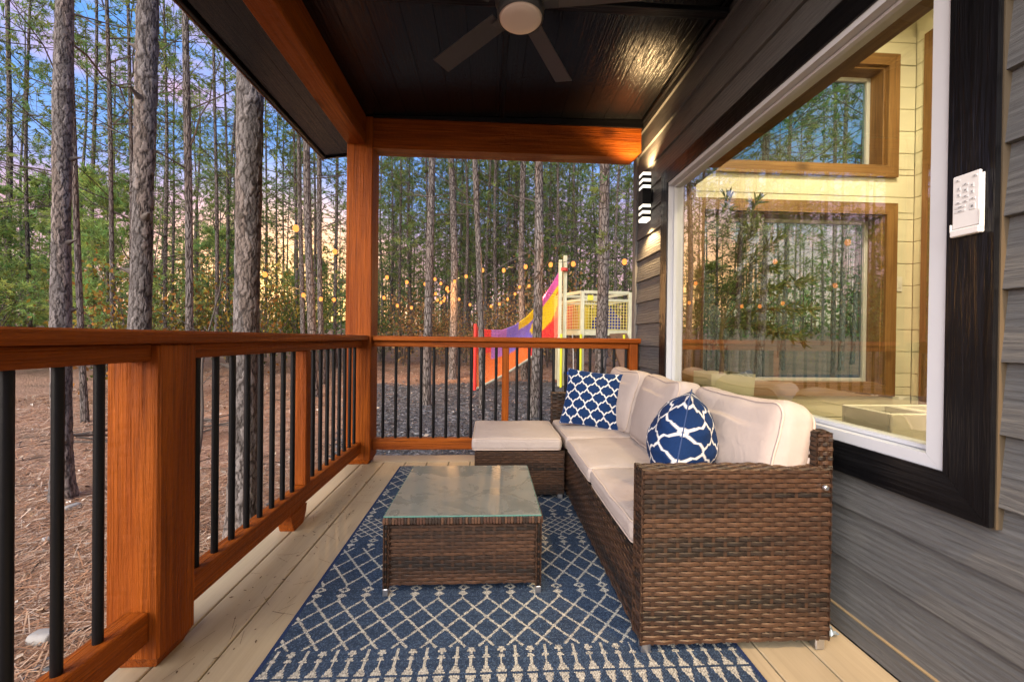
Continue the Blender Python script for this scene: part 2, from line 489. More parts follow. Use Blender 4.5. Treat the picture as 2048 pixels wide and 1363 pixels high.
def frame4(name, y0, y1, z0, z1, t, xa, xb, mats, parent, taper=0.0, edge=None):
    """four mitred members round an opening in the wall plane"""
    o = [(y0, z0), (y1, z0), (y1, z1), (y0, z1)]
    i = [(y0 + t, z0 + t), (y1 - t, z0 + t), (y1 - t, z1 - t), (y0 + t, z1 - t)]
    e = 0.0006
    for s in range(4):
        a, b = s, (s + 1) % 4
        poly = [o[a], o[b], i[b], i[a]]
        V, F = extrude_poly(poly, 0, xa, xb)
        V = V + (V.mean(0) - V) * e
        mat = mats[1] if s in (0, 2) else mats[2]
        mk(name, V, F, mat, parent)
win = empty('window', (1.2, 1.87, TZ0), parent=cabin)
frame4('black_trim', TY0, TY1, TZ0, TZ1, 0.0995, 1.158, 1.19, BLACK_PAINT, win)
frame4('trim_edge', TY0 - 0.003, TY1 + 0.003, TZ0 - 0.003, TZ1 + 0.003, 0.009, 1.1715, 1.20, [plain('lamplit_edge', (0.075, 0.055, 0.032), 0.6)] * 3, win)  # brown strips carry the warm lamplight on the trim's side in their colour
frame4('white_frame', FY0, FY1, FZ0, FZ1, 0.045, 1.165, 1.262, [VINYL] * 3, win)
frame4('white_bead', FY0 + 0.047, FY1 - 0.047, FZ0 + 0.047, FZ1 - 0.047, 0.012, 1.198, 1.25, [VINYL] * 3, win)
frame4('jamb_liner', FY0 - 0.01, FY1 + 0.01, FZ0 - 0.01, FZ1 + 0.01, 0.035, 1.264, 1.36, OAK, win)
V, F = box_geo(1.216, 1.219, FY0 + 0.05, FY1 - 0.05, FZ0 + 0.05, FZ1 - 0.05, 0.0002)
mk('pane', [(1.217, FY0 + 0.05, FZ0 + 0.05), (1.217, FY1 - 0.05, FZ0 + 0.05), (1.217, FY1 - 0.05, FZ1 - 0.05), (1.217, FY0 + 0.05, FZ1 - 0.05)], [np.array([[0, 3, 2, 1]])], WINGLASS, win)

# interior behind the window
IX0, IX1, IY0, IY1, IZ1 = 1.34, 3.42, -1.2, 3.15, 3.45
WALLIN = plain('cream_wall', (0.72, 0.68, 0.54), 0.6)
def w_box(name, *a, mat=WALLIN): return box(name, *a, mat, cabin, 0.001)
# front wall core round the picture window
w_box('wall_core', 1.2155, IX0, -1.6, FY0 - 0.011, 0.0, 3.6)
w_box('wall_core', 1.2155, IX0, FY1 + 0.011, 3.2, 0.0, 3.6)
w_box('wall_core', 1.2155, IX0, FY0 - 0.010, FY1 + 0.010, 0.0, FZ0 - 0.011)
w_box('wall_core', 1.2155, IX0, FY0 - 0.010, FY1 + 0.010, FZ1 + 0.011, 3.6)
w_box('upper_wall', 1.195, 1.2145, -1.6, 3.33, 2.78, 3.6, mat=SIDING)
box('interior_floor', IX0, IX1 + 0.1, IY0, IY1 + 0.02, -0.05, 0.0, FLOORW, cabin, 0.001)
w_box('interior_ceiling', 1.22, IX1 + 0.2, -1.6, 3.33, 3.6, 3.7)
w_box('rear_wall', IX0, IX1 + 0.1, -1.35, -1.25, 0, 3.6)
w_box('outer_wall', IX1 + 0.025, IX1 + 0.16, -1.6, 3.33, -0.2, 3.6)
# end wall with two wood-cased windows
WLX0, WLX1 = 1.66, 3.165
wins = [(0.62, 1.99), (2.375, 3.18)]
w_box('end_wall_core', IX0 + 0.001, WLX0, 3.175, 3.32, -0.2, 3.6)
w_box('end_wall_core', WLX1, IX1 + 0.024, 3.175, 3.32, -0.2, 3.6)
for za, zb in ((-0.2, 0.62), (1.99, 2.375), (3.18, 3.6)):
    w_box('end_wall_core', WLX0 + 0.0005, WLX1 - 0.0005, 3.1755, 3.3195, za, zb)
z = 0.0
cuts = (0.60, 2.01, 2.36, 3.20)
edges = sorted(set([round(0.178 * q, 3) for q in range(20) if 0.178 * q < 3.44] + list(cuts) + [3.44]))
for za, zb in zip(edges[:-1], edges[1:]):
    if zb - za < 0.03: continue
    g = 0.002
    inwin = any(a - 0.03 < (za + zb) / 2 < b + 0.03 for a, b in wins)
    spans = [(IX0, WLX0 - 0.02), (WLX1 + 0.02, IX1)] if inwin else [(IX0, IX1)]
    for xa, xb in spans:
        box('shiplap_board', xa, xb, IY1, 3.174, za + g, zb - g, CREAM, cabin, 0.003)
for q in range(20):
    za, zb = 0.178 * q, 0.178 * (q + 1)
    if zb < 3.6: box('shiplap_board', IX1, IX1 + 0.022, -1.2, IY1 - 0.001, za + 0.002, zb - 0.002, CREAMY, cabin, 0.003)
for wi, (za, zb) in enumerate(wins):
    wd = empty('end_window', ((WLX0 + WLX1) / 2, 3.2, za), parent=cabin)
    t = 0.088; yf0, yf1 = 3.118, IY1 - 0.0005
    o_ = [(WLX0 - t, za - t), (WLX1 + t, za - t), (WLX1 + t, zb + t), (WLX0 - t, zb + t)]
    i_ = [(WLX0 + 0.004, za + 0.004), (WLX1 - 0.004, za + 0.004), (WLX1 - 0.004, zb - 0.004), (WLX0 + 0.004, zb - 0.004)]
    for s in range(4):
        b_ = (s + 1) % 4
        V, F = extrude_poly([o_[s], o_[b_], i_[b_], i_[s]], 1, yf0, yf1)
        mk('casing', V, F, OAK[0 if s in (0, 2) else 2], wd)
    for nm, a in (('jamb', (WLX0, WLX0 + 0.018, 3.151, 3.27, za, zb)), ('jamb', (WLX1 - 0.018, WLX1, 3.151, 3.27, za, zb)), ('sill', (WLX0 + 0.0185, WLX1 - 0.0185, 3.151, 3.27, za, za + 0.018)), ('head', (WLX0 + 0.0185, WLX1 - 0.0185, 3.151, 3.27, zb - 0.018, zb))):
        box(nm, *a, OAK[2] if nm == 'jamb' else OAK[0], wd, 0.002)
    fr = 0.045
    for a in ((WLX0, WLX0 + fr, za, zb), (WLX1 - fr, WLX1, za, zb), (WLX0 + fr, WLX1 - fr, za, za + fr), (WLX0 + fr, WLX1 - fr, zb - fr, zb)):
        box('white_sash', a[0] + 0.001, a[1] - 0.001, 3.2705, 3.31, a[2] + 0.001, a[3] - 0.001, VINYL, wd, 0.003)
    mk('pane', [(WLX0 + fr, 3.29, za + fr), (WLX1 - fr, 3.29, za + fr), (WLX1 - fr, 3.29, zb - fr), (WLX0 + fr, 3.29, zb - fr)], [np.array([[0, 1, 2, 3]])], WINGLASS2, wd)
box('tall_casing', IX1 - 0.02, IX1 - 0.0005, 2.93, 3.075, 0.0, 3.4, OAK[2], cabin, 0.003)

# ------------------------------------------------------------------ porch roof, beams and posts
def roof_z(x):
    return 2.612 + 0.022 * (x + 0.94) if x > -1.0 else 2.6107 + 0.13 * (x + 1.0)
CEIL = wood_mat('black_ceiling_paint', (0.004, 0.004, 0.005), (0.007, 0.007, 0.008), 1, 0.22, 0.7, 75, 0.45, False, 0.005)
roof = empty('porch_roof', (-0.1, 2.0, 2.6), 'black board porch ceiling and roof carried on orange beams', 'roof')
RY0, RY1 = 0.25, 3.72
xs = np.arange(-1.46, 1.18, 0.165)
for xa in xs:
    xb = min(xa + 0.165 - 0.0006, 1.172)
    za, zb = roof_z(xa), roof_z(xb)
    V, F = extrude_poly([(xa + 0.001, za), (xb - 0.001, zb), (xb, zb + 0.0015), (xb, zb + 0.03), (xa, za + 0.03), (xa, za + 0.0015)], 1, RY0, RY1)
    mk('ceiling_board', V, F, CEIL, roof)
V, F = extrude_poly([(-1.47, roof_z(-1.47) + 0.032), (-1.0, roof_z(-1.0) + 0.032), (1.19, roof_z(1.19) + 0.032), (1.19, 2.80), (-1.0, 2.74), (-1.47, 2.67)], 1, RY0 - 0.03, RY1 + 0.03)
mk('roof_slab', V, F, plain('dark_roofing', (0.03, 0.03, 0.032), 0.8, bump=(50, 0.4)), roof)
box('fascia', -1.493, -1.471, RY0 - 0.02, RY1 + 0.02, 2.528, 2.69, BLACK_PAINT[1], roof)
box('drip_edge', -1.503, -1.4935, RY0 - 0.02, RY1 + 0.03, 2.524, 2.55, plain('brown_drip_edge', (0.16, 0.085, 0.045), 0.5), roof, 0.001)
V, F = extrude_poly([(-1.47, 2.535), (-1.09, 2.59), (-1.09, 2.72), (-1.47, 2.67)], 1, RY1 + 0.001, RY1 + 0.022)
mk('end_fascia', V, F, BLACK_PAINT[0], roof)
box('ceiling_strip', -0.93, 1.17, 1.98, 2.03, 2.585, 2.615, BLACK_PAINT[0], roof)  # black strip crossing the ceiling
box('ceiling_strip', 0.055, 0.085, 2.035, 3.10, 2.612, 2.634, BLACK_PAINT[1], roof)  # lengthwise batten
box('wall_cleat', 1.148, 1.172, 0.3, 3.1, 2.625, 2.652, BLACK_PAINT[1], roof, 0.003)

beam_l = box('side_beam', -1.078, -0.940, -0.1, 3.118, 2.392, 2.612, CEDAR[1], roof, 0.006)
V, F = extrude_poly([(-0.885, 2.372), (1.105, 2.372), (1.155, 2.412), (1.155, 2.596), (-0.885, 2.596)], 1, 3.128, 3.262)
beam_f = mk('end_beam', V, F, CEDAR[0], roof)
V, F = extrude_poly([(-0.885, 2.597), (1.165, 2.597), (1.165, 2.655), (-0.885, 2.61)], 1, 3.115, 3.26)
mk('frieze', V, F, BLACK_PAINT[0], roof)
def post(name, x0, x1, y0, y1, z1, parent=None, ch=0.022):
    h = 0.035
    V, F = box_geo(x0, x1, y0, y1, 0.0015, z1, 0.006)
    low = V[:, 2] < 0.05
    cx, cy = (x0 + x1) / 2, (y0 + y1) / 2
    V2, F2 = box_geo(x0, x1, y0, y1, h, z1, 0.006)
    g = Geo().add(V2, F2)
    a = [(x0 + ch, y0 + ch), (x1 - ch, y0 + ch), (x1 - ch, y1 - ch), (x0 + ch, y1 - ch)]
    b = [(x0 + .004, y0 + .004), (x1 - .004, y0 + .004), (x1 - .004, y1 - .004), (x0 + .004, y1 - .004)]
    W_ = [(*p, 0.0015) for p in a] + [(*p, h + 0.003) for p in b]
    g.add(W_, [np.array([[0, 1, 5, 4], [1, 2, 6, 5], [2, 3, 7, 6], [3, 0, 4, 7], [3, 2, 1, 0]])])
    return g.make(name, CEDAR[2], parent, org=(cx, cy, 0))
cp = post('corner_post', -1.078, -0.888, 3.12, 3.302, 2.604)
tag(cp, 'tall orange stained square post at the far corner of the deck', 'post')

# ------------------------------------------------------------------ railings
BAL = 0.0115
def baluster(x, y, z0, z1, parent):
    tube('baluster', [(x, y, z0), (x, y, (z0 + z1) / 2), (x, y, z1)], BAL, METAL_BLACK, parent, 12)
rail = empty('side_railing', (-0.99, 1.2, 0), 'orange wood railing with round black balusters along the deck\'s left side', 'railing', 'orange deck railings')
box('cap_rail', -1.095, -0.905, -0.9, 3.118, 0.935, 0.972, CEDAR[1], rail, 0.006)
post('rail_post', -1.075, -0.930, 1.21, 1.357, 0.934, rail)
post('rail_post', -1.075, -0.930, -0.85, -0.70, 0.934, rail)
for y0, y1 in ((-0.698, 1.209), (1.358, 3.119)):
    box('upper_rail', -1.02, -0.950, y0, y1, 0.885, 0.9345, CEDAR[1], rail)
    box('lower_rail', -1.02, -0.955, y0, y1, 0.088, 0.176, CEDAR[1], rail)
for y in [1.093 - 0.0995 * q for q in range(17)] + [1.438 + 0.0972 * q for q in range(8)] + [2.356 + 0.1005 * q for q in range(8)]:
    baluster(-0.987, y, 0.17, 0.888, rail)
box('wood_baluster', -1.018, -0.957, 2.205, 2.26, 0.177, 0.884, CEDAR[2], rail)
def foot(name, axis, c, parent):
    poly = [(-0.055, 0.0015), (0.045, 0.0015), (0.075, 0.05), (0.085, 0.0875), (-0.085, 0.0875), (-0.08, 0.06)]
    V, F = extrude_poly(poly, 0, -0.035, 0.035)
    return mk(name, V + np.array(c), F, CEDAR[1], parent, org=c)
foot('foot_block', 1, (-0.985, 2.12, 0), rail)

frail = empty('end_railing', (0.1, 3.2, 0), 'orange wood railing with round black balusters across the deck\'s far end', 'railing', 'orange deck railings')
box('cap_rail', -0.887, 1.19, 3.145, 3.29, 0.932, 0.970, CEDAR[0], frail, 0.006)
post('rail_post', 1.098, 1.167, 3.165, 3.25, 0.931, frail, 0.004)
box('upper_rail', -0.887, 1.097, 3.180, 3.245, 0.888, 0.9315, CEDAR[0], frail)
box('lower_rail', -0.887, 1.097, 3.178, 3.245, 0.099, 0.183, CEDAR[0], frail)
for x in [-0.818 + 0.0966 * q for q in range(10)] + [0.2148 + 0.0966 * q for q in range(10)]:
    if x < 1.09: baluster(x, 3.212, 0.18, 0.89, frail)
box('wood_baluster', 0.098, 0.152, 3.185, 3.24, 0.184, 0.887, CEDAR[2], frail)
foot('foot_block', 0, (0.125, 3.212, 0), frail)
# ------------------------------------------------------------------ rug
RX0, RX1, RYA, RYB = -0.655, 0.790, 0.930, 3.076
cs = 0.0042
nxr, nyr = int((RX1 - RX0) / cs), int((RYB - RYA) / cs)
xr = RX0 + (np.arange(nxr) + 0.5) * cs; yr = RYA + (np.arange(nyr) + 0.5) * cs
RXg, RYg = np.meshgrid(xr, yr, indexing='ij')
def lattice(x, y, px, py, w, y0):
    u = (x / px + (y - y0) / py); v = (x / px - (y - y0) / py)
    du = np.abs(u - np.round(u)); dv = np.abs(v - np.round(v))
    return np.minimum(du, dv) * min(px, py) * 0.75 < w
def ornaments(x, y, px, y0, y1):
    t = (y - y0) / (y1 - y0)
    k = np.abs(x / px - np.round(x / px)) * px
    yy = y1 - y0
    tri = lambda c, r: (np.abs(t - c) * yy * 1.0 + k * 0.8) < r
    return tri(0.27, 0.016) | (tri(0.68, 0.019) & ~tri(0.68, 0.0085)) | ((k < 0.0035) & ((t < 0.1) | (t > 0.92)))
def arrows(x, y, px, y0, y1):
    t = (y - y0) / (y1 - y0)
    n_ = np.round(x / px); k = np.abs(x / px - n_) * px
    odd = np.abs(n_) % 2 == 1
    low = (t < 0.30) & (k < 0.0165 * (1 - t / 0.36))
    stem = (t < 0.62) & (k < 0.0036)
    mid = (t > 0.52) & (t < 0.66) & (k < 0.0125 * (1 - (t - 0.52) / 0.24))
    head = odd & (((t > 0.70) & (t < 0.78) & (k < 0.0045)) | ((t > 0.78) & (t < 0.86) & (k < 0.0125)) | ((t >= 0.86) & (t < 0.95) & (k < 0.008)))
    tip = (~odd) & (t > 0.64) & (k < 0.004)
    return low | stem | mid | head | tip
cream = np.zeros_like(RXg, bool)
def band(y0, y1, fn):
    global cream
    sel = (RYg >= y0) & (RYg < y1)
    cream |= sel & fn(RXg, RYg)
PX = 0.0895
band(0.93, 1.00, lambda x, y: lattice(x, y, PX, 0.106, 0.0042, 0.93))
band(1.00, 1.165, lambda x, y: arrows(x, 1.165 - y + 1.0, PX / 2, 1.0, 1.165) & (y < 1.160))
band(1.170, 1.272, lambda x, y: arrows(x, y, PX / 2, 1.170, 1.272))
band(1.238, 1.515, lambda x, y: lattice(x + PX / 2, y, PX, 0.106, 0.0037, 1.245) & ~((y < 1.272) & (np.abs(np.round(x / PX * 2)) % 2 == 1)))
band(1.515, 1.60, lambda x, y: ornaments(x, y, PX, 1.515, 1.60))
band(1.60, 1.885, lambda x, y: lattice(x, y, PX, 0.122, 0.0036, 1.605))
band(1.885, 1.985, lambda x, y: ornaments(x, y, PX, 1.885, 1.985))
band(1.985, 2.185, lambda x, y: lattice(x, y, 0.050, 0.052, 0.0030, 1.985))
band(2.185, 2.30, lambda x, y: ornaments(x, y, PX, 2.185, 2.30))
band(2.30, 2.50, lambda x, y: lattice(x, y, PX, 0.115, 0.0036, 2.30))
band(2.50, 2.59, lambda x, y: ornaments(x, y, PX, 2.50, 2.59))
band(2.59, 2.93, lambda x, y: lattice(x, y, PX, 0.122, 0.0036, 2.59))
band(2.93, 3.06, lambda x, y: lattice(x, y, 0.050, 0.052, 0.0030, 2.93))
edge = (RXg < RX0 + 0.012) | (RXg > RX1 - 0.012) | (RYg < RYA + 0.012) | (RYg > RYB - 0.012)
cream &= ~edge
r1 = rng.random(RXg.shape)
streak = np.repeat(rng.random((1, nyr)), nxr, 0)
blob = 0.5 + 0.5 * np.sin(RXg * 9 + 2 * np.sin(RYg * 7)) * np.sin(RYg * 8 + 1.3)
blue = np.stack([0.022 + 0.030 * r1 ** 2, 0.038 + 0.038 * r1 ** 2, 0.068 + 0.046 * r1 ** 2], -1) * (0.75 + 0.35 * streak[..., None] + 0.2 * blob[..., None])
spots = rng.random(RXg.shape) > 0.86
blue[spots] = (0.060, 0.095, 0.155)
crm = np.array([0.45, 0.43, 0.37]) * (0.8 + 0.4 * r1[..., None])
crm[rng.random(RXg.shape) > 0.88] *= 0.55
rc = np.where(cream[..., None], crm, blue)
rc[edge] = np.array([0.016, 0.03, 0.085])
xe = RX0 + np.arange(nxr + 1) * cs; ye = RYA + np.arange(nyr + 1) * cs
vx, vy = np.meshgrid(xe, ye, indexing='ij')
vz = 0.0062 + 0.0011 * ((np.indices(vx.shape).sum(0) % 2) - 0.5) + 0.0006 * np.sin(vx * 40)
Vr = np.stack([vx, vy, vz], -1).reshape(-1, 3)
n1_ = nyr + 1
ii, jj = np.meshgrid(np.arange(nxr), np.arange(nyr), indexing='ij')
Qr = np.stack([ii * n1_ + jj, (ii + 1) * n1_ + jj, (ii + 1) * n1_ + jj + 1, ii * n1_ + jj + 1], -1).reshape(-1, 4)
g = Geo()
mrug = Mat('flat_woven_rug'); a_ = mrug.n('Attribute', attribute_name='tint')
f_ = mrug.noise(mrug.coords((260, 90, 1), False), 1.0, 2)
mrug.base(mrug.mix(mrug.ramp(f_, [(0.35, (0.5,) * 3), (0.65, (0, 0, 0))]), a_.outputs['Color'], (0.012, 0.02, 0.05))).rough(0.92, 0.15)
mrug.bump(f_, 0.5, 0.003)
bind = len(Vr)
Vb = np.array([(RX0, RYA, 0.0008), (RX1, RYA, 0.0008), (RX1, RYB, 0.0008), (RX0, RYB, 0.0008), (RX0, RYA, 0.0055), (RX1, RYA, 0.0055), (RX1, RYB, 0.0055), (RX0, RYB, 0.0055)])
Fb = np.array([[0, 1, 5, 4], [1, 2, 6, 5], [2, 3, 7, 6], [3, 0, 4, 7]]) + bind
rug = mk('rug', np.concatenate([Vr, Vb]), [Qr, Fb], mrug.m, org=(0.07, 2.0, 0), fcol=np.concatenate([rc.reshape(-1, 3), np.tile((0.016, 0.03, 0.085), (4, 1))]))
tag(rug, 'blue flat-woven rug with cream diamond lattice lying on the deck', 'rug')

# ------------------------------------------------------------------ woven resin furniture
WICK = tint_mat('woven_resin_wicker', 0.42, 0.45, (90, 0.15))
def weave_into(g, o, u, v, n, W, H, pitch=0.0148, rib=0.038, seed=0, amp=0.0024):
    r = np.random.default_rng(seed)
    o, u, v, n = (np.array(q, float) for q in (o, u, v, n))
    rows = max(1, int(round(H / pitch))); p = H / rows
    nr = max(2, int(round(W / rib))); rb = W / nr; m = nr * 4 + 1
    us = np.linspace(0, W, m)
    cols = np.array([(0.014, 0.010, 0.008), (0.026, 0.015, 0.010), (0.050, 0.024, 0.013), (0.074, 0.036, 0.019), (0.040, 0.021, 0.013)])
    ph = r.random() * 6
    for k in range(rows):
        vc = (k + 0.5) * p
        off = amp * np.sin(PI * us / rb + PI * k + PI / 2)
        prof = [(-0.46, -0.0034), (-0.27, 0.0), (0.27, 0.0), (0.46, -0.0034)]
        pts = []
        for dv, dn in prof:
            pts.append(o + us[:, None] * u + (vc + dv * p) * v + (off + dn)[:, None] * n)
        Vw = np.stack(pts, 1).reshape(-1, 3)
        i = np.arange(m - 1)[:, None] * 4; j = np.arange(3)[None, :]
        Q = np.stack([i + j, i + 4 + j, i + 5 + j, i + 1 + j], -1).reshape(-1, 4)
        if np.dot(np.cross(u, v), n) < 0: Q = Q[:, ::-1]
        base = 0.50 + 0.30 * math.sin(k * 0.55 + ph) + 0.45 * (r.random() - 0.5)
        along = base + 0.35 * np.sin(us * (6 + 3 * r.random()) + r.random() * 6) + 0.25 * (r.random(m) - 0.5)
        idx = np.clip(along * 2.6 + 0.6, 0, 3.999)
        lo = idx.astype(int); fr = (idx - lo)[:, None]
        c = cols[lo] * (1 - fr) + cols[np.minimum(lo + 1, 4)] * fr
        g.add(Vw, Q, np.repeat(c, 4, 0))
    for k in range(nr + 1):
        uc = min(max(k * rb, 0.003), W - 0.003)
        q = [o + (uc + s * 0.005) * u + t * v + d * n for t in (0, H) for s, d in ((-1, -0.002), (1, -0.002))]
        Q = np.array([[0, 1, 3, 2]])
        if np.dot(np.cross(u, v), n) < 0: Q = Q[:, ::-1]
        g.add(q, Q, (0.045, 0.022, 0.012))
DARKW = (0.006, 0.004, 0.003)
def woven_block(name, x0, x1, y0, y1, z0, z1, parent, faces='-x+x-y+y+z', seed=0, pitch=0.0148, inset=0.008):
    g = Geo(); i = inset
    g.box(x0 + i, x1 - i, y0 + i, y1 - i, z0 + 0.002, z1 - i, col=DARKW, b=0.006)
    A = 0.002
    if '-y' in faces: weave_into(g, (x0 + A, y0 + 0.004, z0), (1, 0, 0), (0, 0, 1), (0, -1, 0), x1 - x0 - 2 * A, z1 - z0 - 0.004, pitch, seed=seed + 1)
    if '+y' in faces: weave_into(g, (x0 + A, y1 - 0.004, z0), (1, 0, 0), (0, 0, 1), (0, 1, 0), x1 - x0 - 2 * A, z1 - z0 - 0.004, pitch, seed=seed + 2)
    if '-x' in faces: weave_into(g, (x0 + 0.004, y0 + A, z0), (0, 1, 0), (0, 0, 1), (-1, 0, 0), y1 - y0 - 2 * A, z1 - z0 - 0.004, pitch, seed=seed + 3)
    if '+x' in faces: weave_into(g, (x1 - 0.004, y0 + A, z0), (0, 1, 0), (0, 0, 1), (1, 0, 0), y1 - y0 - 2 * A, z1 - z0 - 0.004, pitch, seed=seed + 4)
    if '+z' in faces:
        if x1 - x0 > y1 - y0: weave_into(g, (x0 + A, y0 + A, z1 - 0.004), (1, 0, 0), (0, 1, 0), (0, 0, 1), x1 - x0 - 2 * A, y1 - y0 - 2 * A, pitch, seed=seed + 5)
        else: weave_into(g, (x0 + A, y0 + A, z1 - 0.004), (0, 1, 0), (1, 0, 0), (0, 0, 1), y1 - y0 - 2 * A, x1 - x0 - 2 * A, pitch, seed=seed + 5)
    return g.make(name, WICK, parent, tint=True, org=((x0 + x1) / 2, (y0 + y1) / 2, z0))

mf = Mat('beige_cushion_fabric')
f1 = mf.noise(mf.coords((1, 1, 1)), 420, 2); f2 = mf.noise(mf.coords((1, 1, 1)), 5, 4)
mf.base(mf.mix(mf.ramp(f2, [(0.35, (0, 0, 0)), (0.7, (1, 1, 1))]), (0.37, 0.31, 0.28), (0.42, 0.352, 0.318))).rough(0.9, 0.15)
f3 = mf.noise(mf.coords((1, 1, 1)), 14, 3, 0.5, 1.5)
mf.bump(mf.math('ADD', mf.math('MULTIPLY', f1, 0.12), f3), 0.30, 0.010)
FABRIC = mf.m
PIPING = plain('beige_piping', (0.47, 0.38, 0.325), 0.85, 0, 0.15)

def rbox(h, r, n=26):
    """rounded box surface: half sizes h, edge radius r"""
    V, F = [], []; off = 0
    t = np.linspace(-1, 1, n); t = np.sign(t) * np.abs(t) ** 0.75
    for a in range(3):
        u_, w_ = (a + 1) % 3, (a + 2) % 3
        for s in (-1, 1):
            A, B = np.meshgrid(t, t, indexing='ij')
            P = np.zeros((n, n, 3)); P[..., a] = s; P[..., u_] = A; P[..., w_] = B
            P = P.reshape(-1, 3) * h
            q = np.clip(P, -(h - r), h - r)
            d = P - q; L = np.linalg.norm(d, axis=1)[:, None] + 1e-9
            V.append(q + r * d / L)
            i, j = np.meshgrid(np.arange(n - 1), np.arange(n - 1), indexing='ij')
            Q = np.stack([i * n + j, (i + 1) * n + j, (i + 1) * n + j + 1, i * n + j + 1], -1).reshape(-1, 4) + off
            F.append(Q if s > 0 else Q[:, ::-1]); off += n * n
    return np.concatenate(V), np.concatenate(F)
def weld(V, F):
    key = np.round(V * 2e4).astype(np.int64)
    _, first, inv = np.unique(key, axis=0, return_index=True, return_inverse=True)
    return V[first], inv.reshape(-1)[F]
def cushion(name, c, size, parent, rot=None, r=0.03, bulge=0.02, wr=0.006, seed=0, n=26, thick_axis=2, sag=0.0, pinch=0.0):
    """soft cushion: rounded box, belly on the two big faces, creases; piping as sub-part"""
    h = np.array(size) / 2.0
    V, F = rbox(h, r, n); V, F = weld(V, F)
    a = thick_axis; u_, w_ = [k for k in range(3) if k != a]
    pu, pw_ = V[:, u_] / h[u_], V[:, w_] / h[w_]
    belly = np.clip(1 - np.abs(pu) ** 2.6, 0, 1) * np.clip(1 - np.abs(pw_) ** 2.6, 0, 1)
    def deform(V, belly, pu, pw_):
        V = V.copy()
        V[:, a] += np.sign(V[:, a]) * bulge * belly * np.clip(np.abs(V[:, a]) / h[a], 0, 1)
        if pinch:
            V[:, u_] *= 1 - pinch * (1 - np.abs(pw_) ** 2) * 0 - pinch * np.abs(pw_) ** 3 * 0.3
            V[:, a] *= 1 - pinch * 0.5 * (np.abs(pu) ** 4 * np.abs(pw_) ** 4)
        if sag: V[:, w_] += -sag * (1 - pu ** 2) * (pw_ > 0.5)
        for k in range(len(V)):
            p = V[k]
            d = mnoise.noise(Vector((p[0] * 6 + seed * 3.1, p[1] * 6, p[2] * 6 + seed))) * wr
            d += mnoise.noise(Vector((p[0] * 17 + seed * 5.7, p[1] * 9, p[2] * 17))) * wr * 0.45
            V[k] += d * np.array([0.5, 0.5, 0.5]) + np.eye(3)[a] * d * 0.7 * min(1.0, max(-1.0, p[a] / h[a]))
        return V
    V = deform(V, belly, pu, pw_)
    R_ = np.array(rot.to_matrix()) if rot is not None else np.eye(3)
    cc = np.array(c, float)
    o = mk(name, V @ R_.T + cc, [F], FABRIC, parent, org=cc, smooth=True)
    g = Geo()
    t = np.linspace(-1, 1, 15)
    for s in (-1, 1):
        loop = []
        hu, hw = h[u_] - r * 0.30, h[w_] - r * 0.30
        rc_ = r * 1.0
        for q in range(4):
            ang0 = q * PI / 2
            su, sw = (1, 1) if q == 0 else (-1, 1) if q == 1 else (-1, -1) if q == 2 else (1, -1)
            for e in np.linspace(0, PI / 2, 6):
                loop.append((su * (hu - rc_) + rc_ * math.cos(ang0 + e), sw * (hw - rc_) + rc_ * math.sin(ang0 + e)))
            nq = (q + 1) % 4
            su2, sw2 = (1, 1) if nq == 0 else (-1, 1) if nq == 1 else (-1, -1) if nq == 2 else (1, -1)
            endp = loop[-1]; nxt = (su2 * (hu - rc_) + rc_ * math.cos(ang0 + PI / 2), sw2 * (hw - rc_) + rc_ * math.sin(ang0 + PI / 2))
            for e in np.linspace(0, 1, 16)[1:-1]:
                loop.append((endp[0] * (1 - e) + nxt[0] * e, endp[1] * (1 - e) + nxt[1] * e))
        loop.append(loop[0])
        P = np.zeros((len(loop), 3)); P[:, u_] = [l_[0] for l_ in loop]; P[:, w_] = [l_[1] for l_ in loop]; P[:, a] = s * (h[a] - r * 0.22)
        pu2, pw2 = P[:, u_] / h[u_], P[:, w_] / h[w_]
        P = deform(P, np.clip(1 - np.abs(pu2) ** 2.6, 0, 1) * np.clip(1 - np.abs(pw2) ** 2.6, 0, 1), pu2, pw2)
        Vt, Ft = tube_geo(P @ R_.T + cc, 0.0042, 6, cap=False); g.add(Vt, Ft)
    g.make('piping', PIPING, o, smooth=True, org=cc)
    return o
from mathutils import Euler

# three-seat sofa along the cabin wall --------------------------------
SX0, SX1, SY0, SY1 = 0.463, 1.075, 1.208, 3.075
sofa = empty('wicker_sofa', (0.77, 2.1, 0), 'long brown wicker sofa with beige cushions under the cabin window', 'sofa')
woven_block('arm', SX0, SX1 - 0.01, SY0, SY0 + 0.078, 0.035, 0.572, sofa, '-x+x-y+y+z', 10)
woven_block('arm', SX0, SX1 - 0.01, SY1 - 0.075, SY1, 0.035, 0.567, sofa, '-x+x-y+y+z', 20)
woven_block('seat_base', SX0 + 0.003, 1.0, SY0 + 0.079, SY1 - 0.076, 0.035, 0.288, sofa, '-x', 30, 0.0145)
gb = Geo()
bx0, bx1 = 1.03, 1.085
gb.box(bx0, bx1 - 0.008, SY0 + 0.03, SY1 - 0.03, 0.2, 0.676, col=DARKW)
weave_into(gb, (bx0 - 0.002, SY0 + 0.022, 0.22), (0, 1, 0), (0, 0, 1), (-1, 0, 0), SY1 - SY0 - 0.044, 0.455, seed=41)
weave_into(gb, (bx0 - 0.003, SY0 + 0.022, 0.677), (0, 1, 0), (1, 0, 0), (0, 0, 1), SY1 - SY0 - 0.044, bx1 - bx0, seed=42)
weave_into(gb, (bx0, SY0 + 0.024, 0.22), (1, 0, 0), (0, 0, 1), (0, -1, 0), bx1 - bx0 - 0.004, 0.455, seed=43, rib=0.02)
gb.make('backrest', WICK, sofa, tint=True)
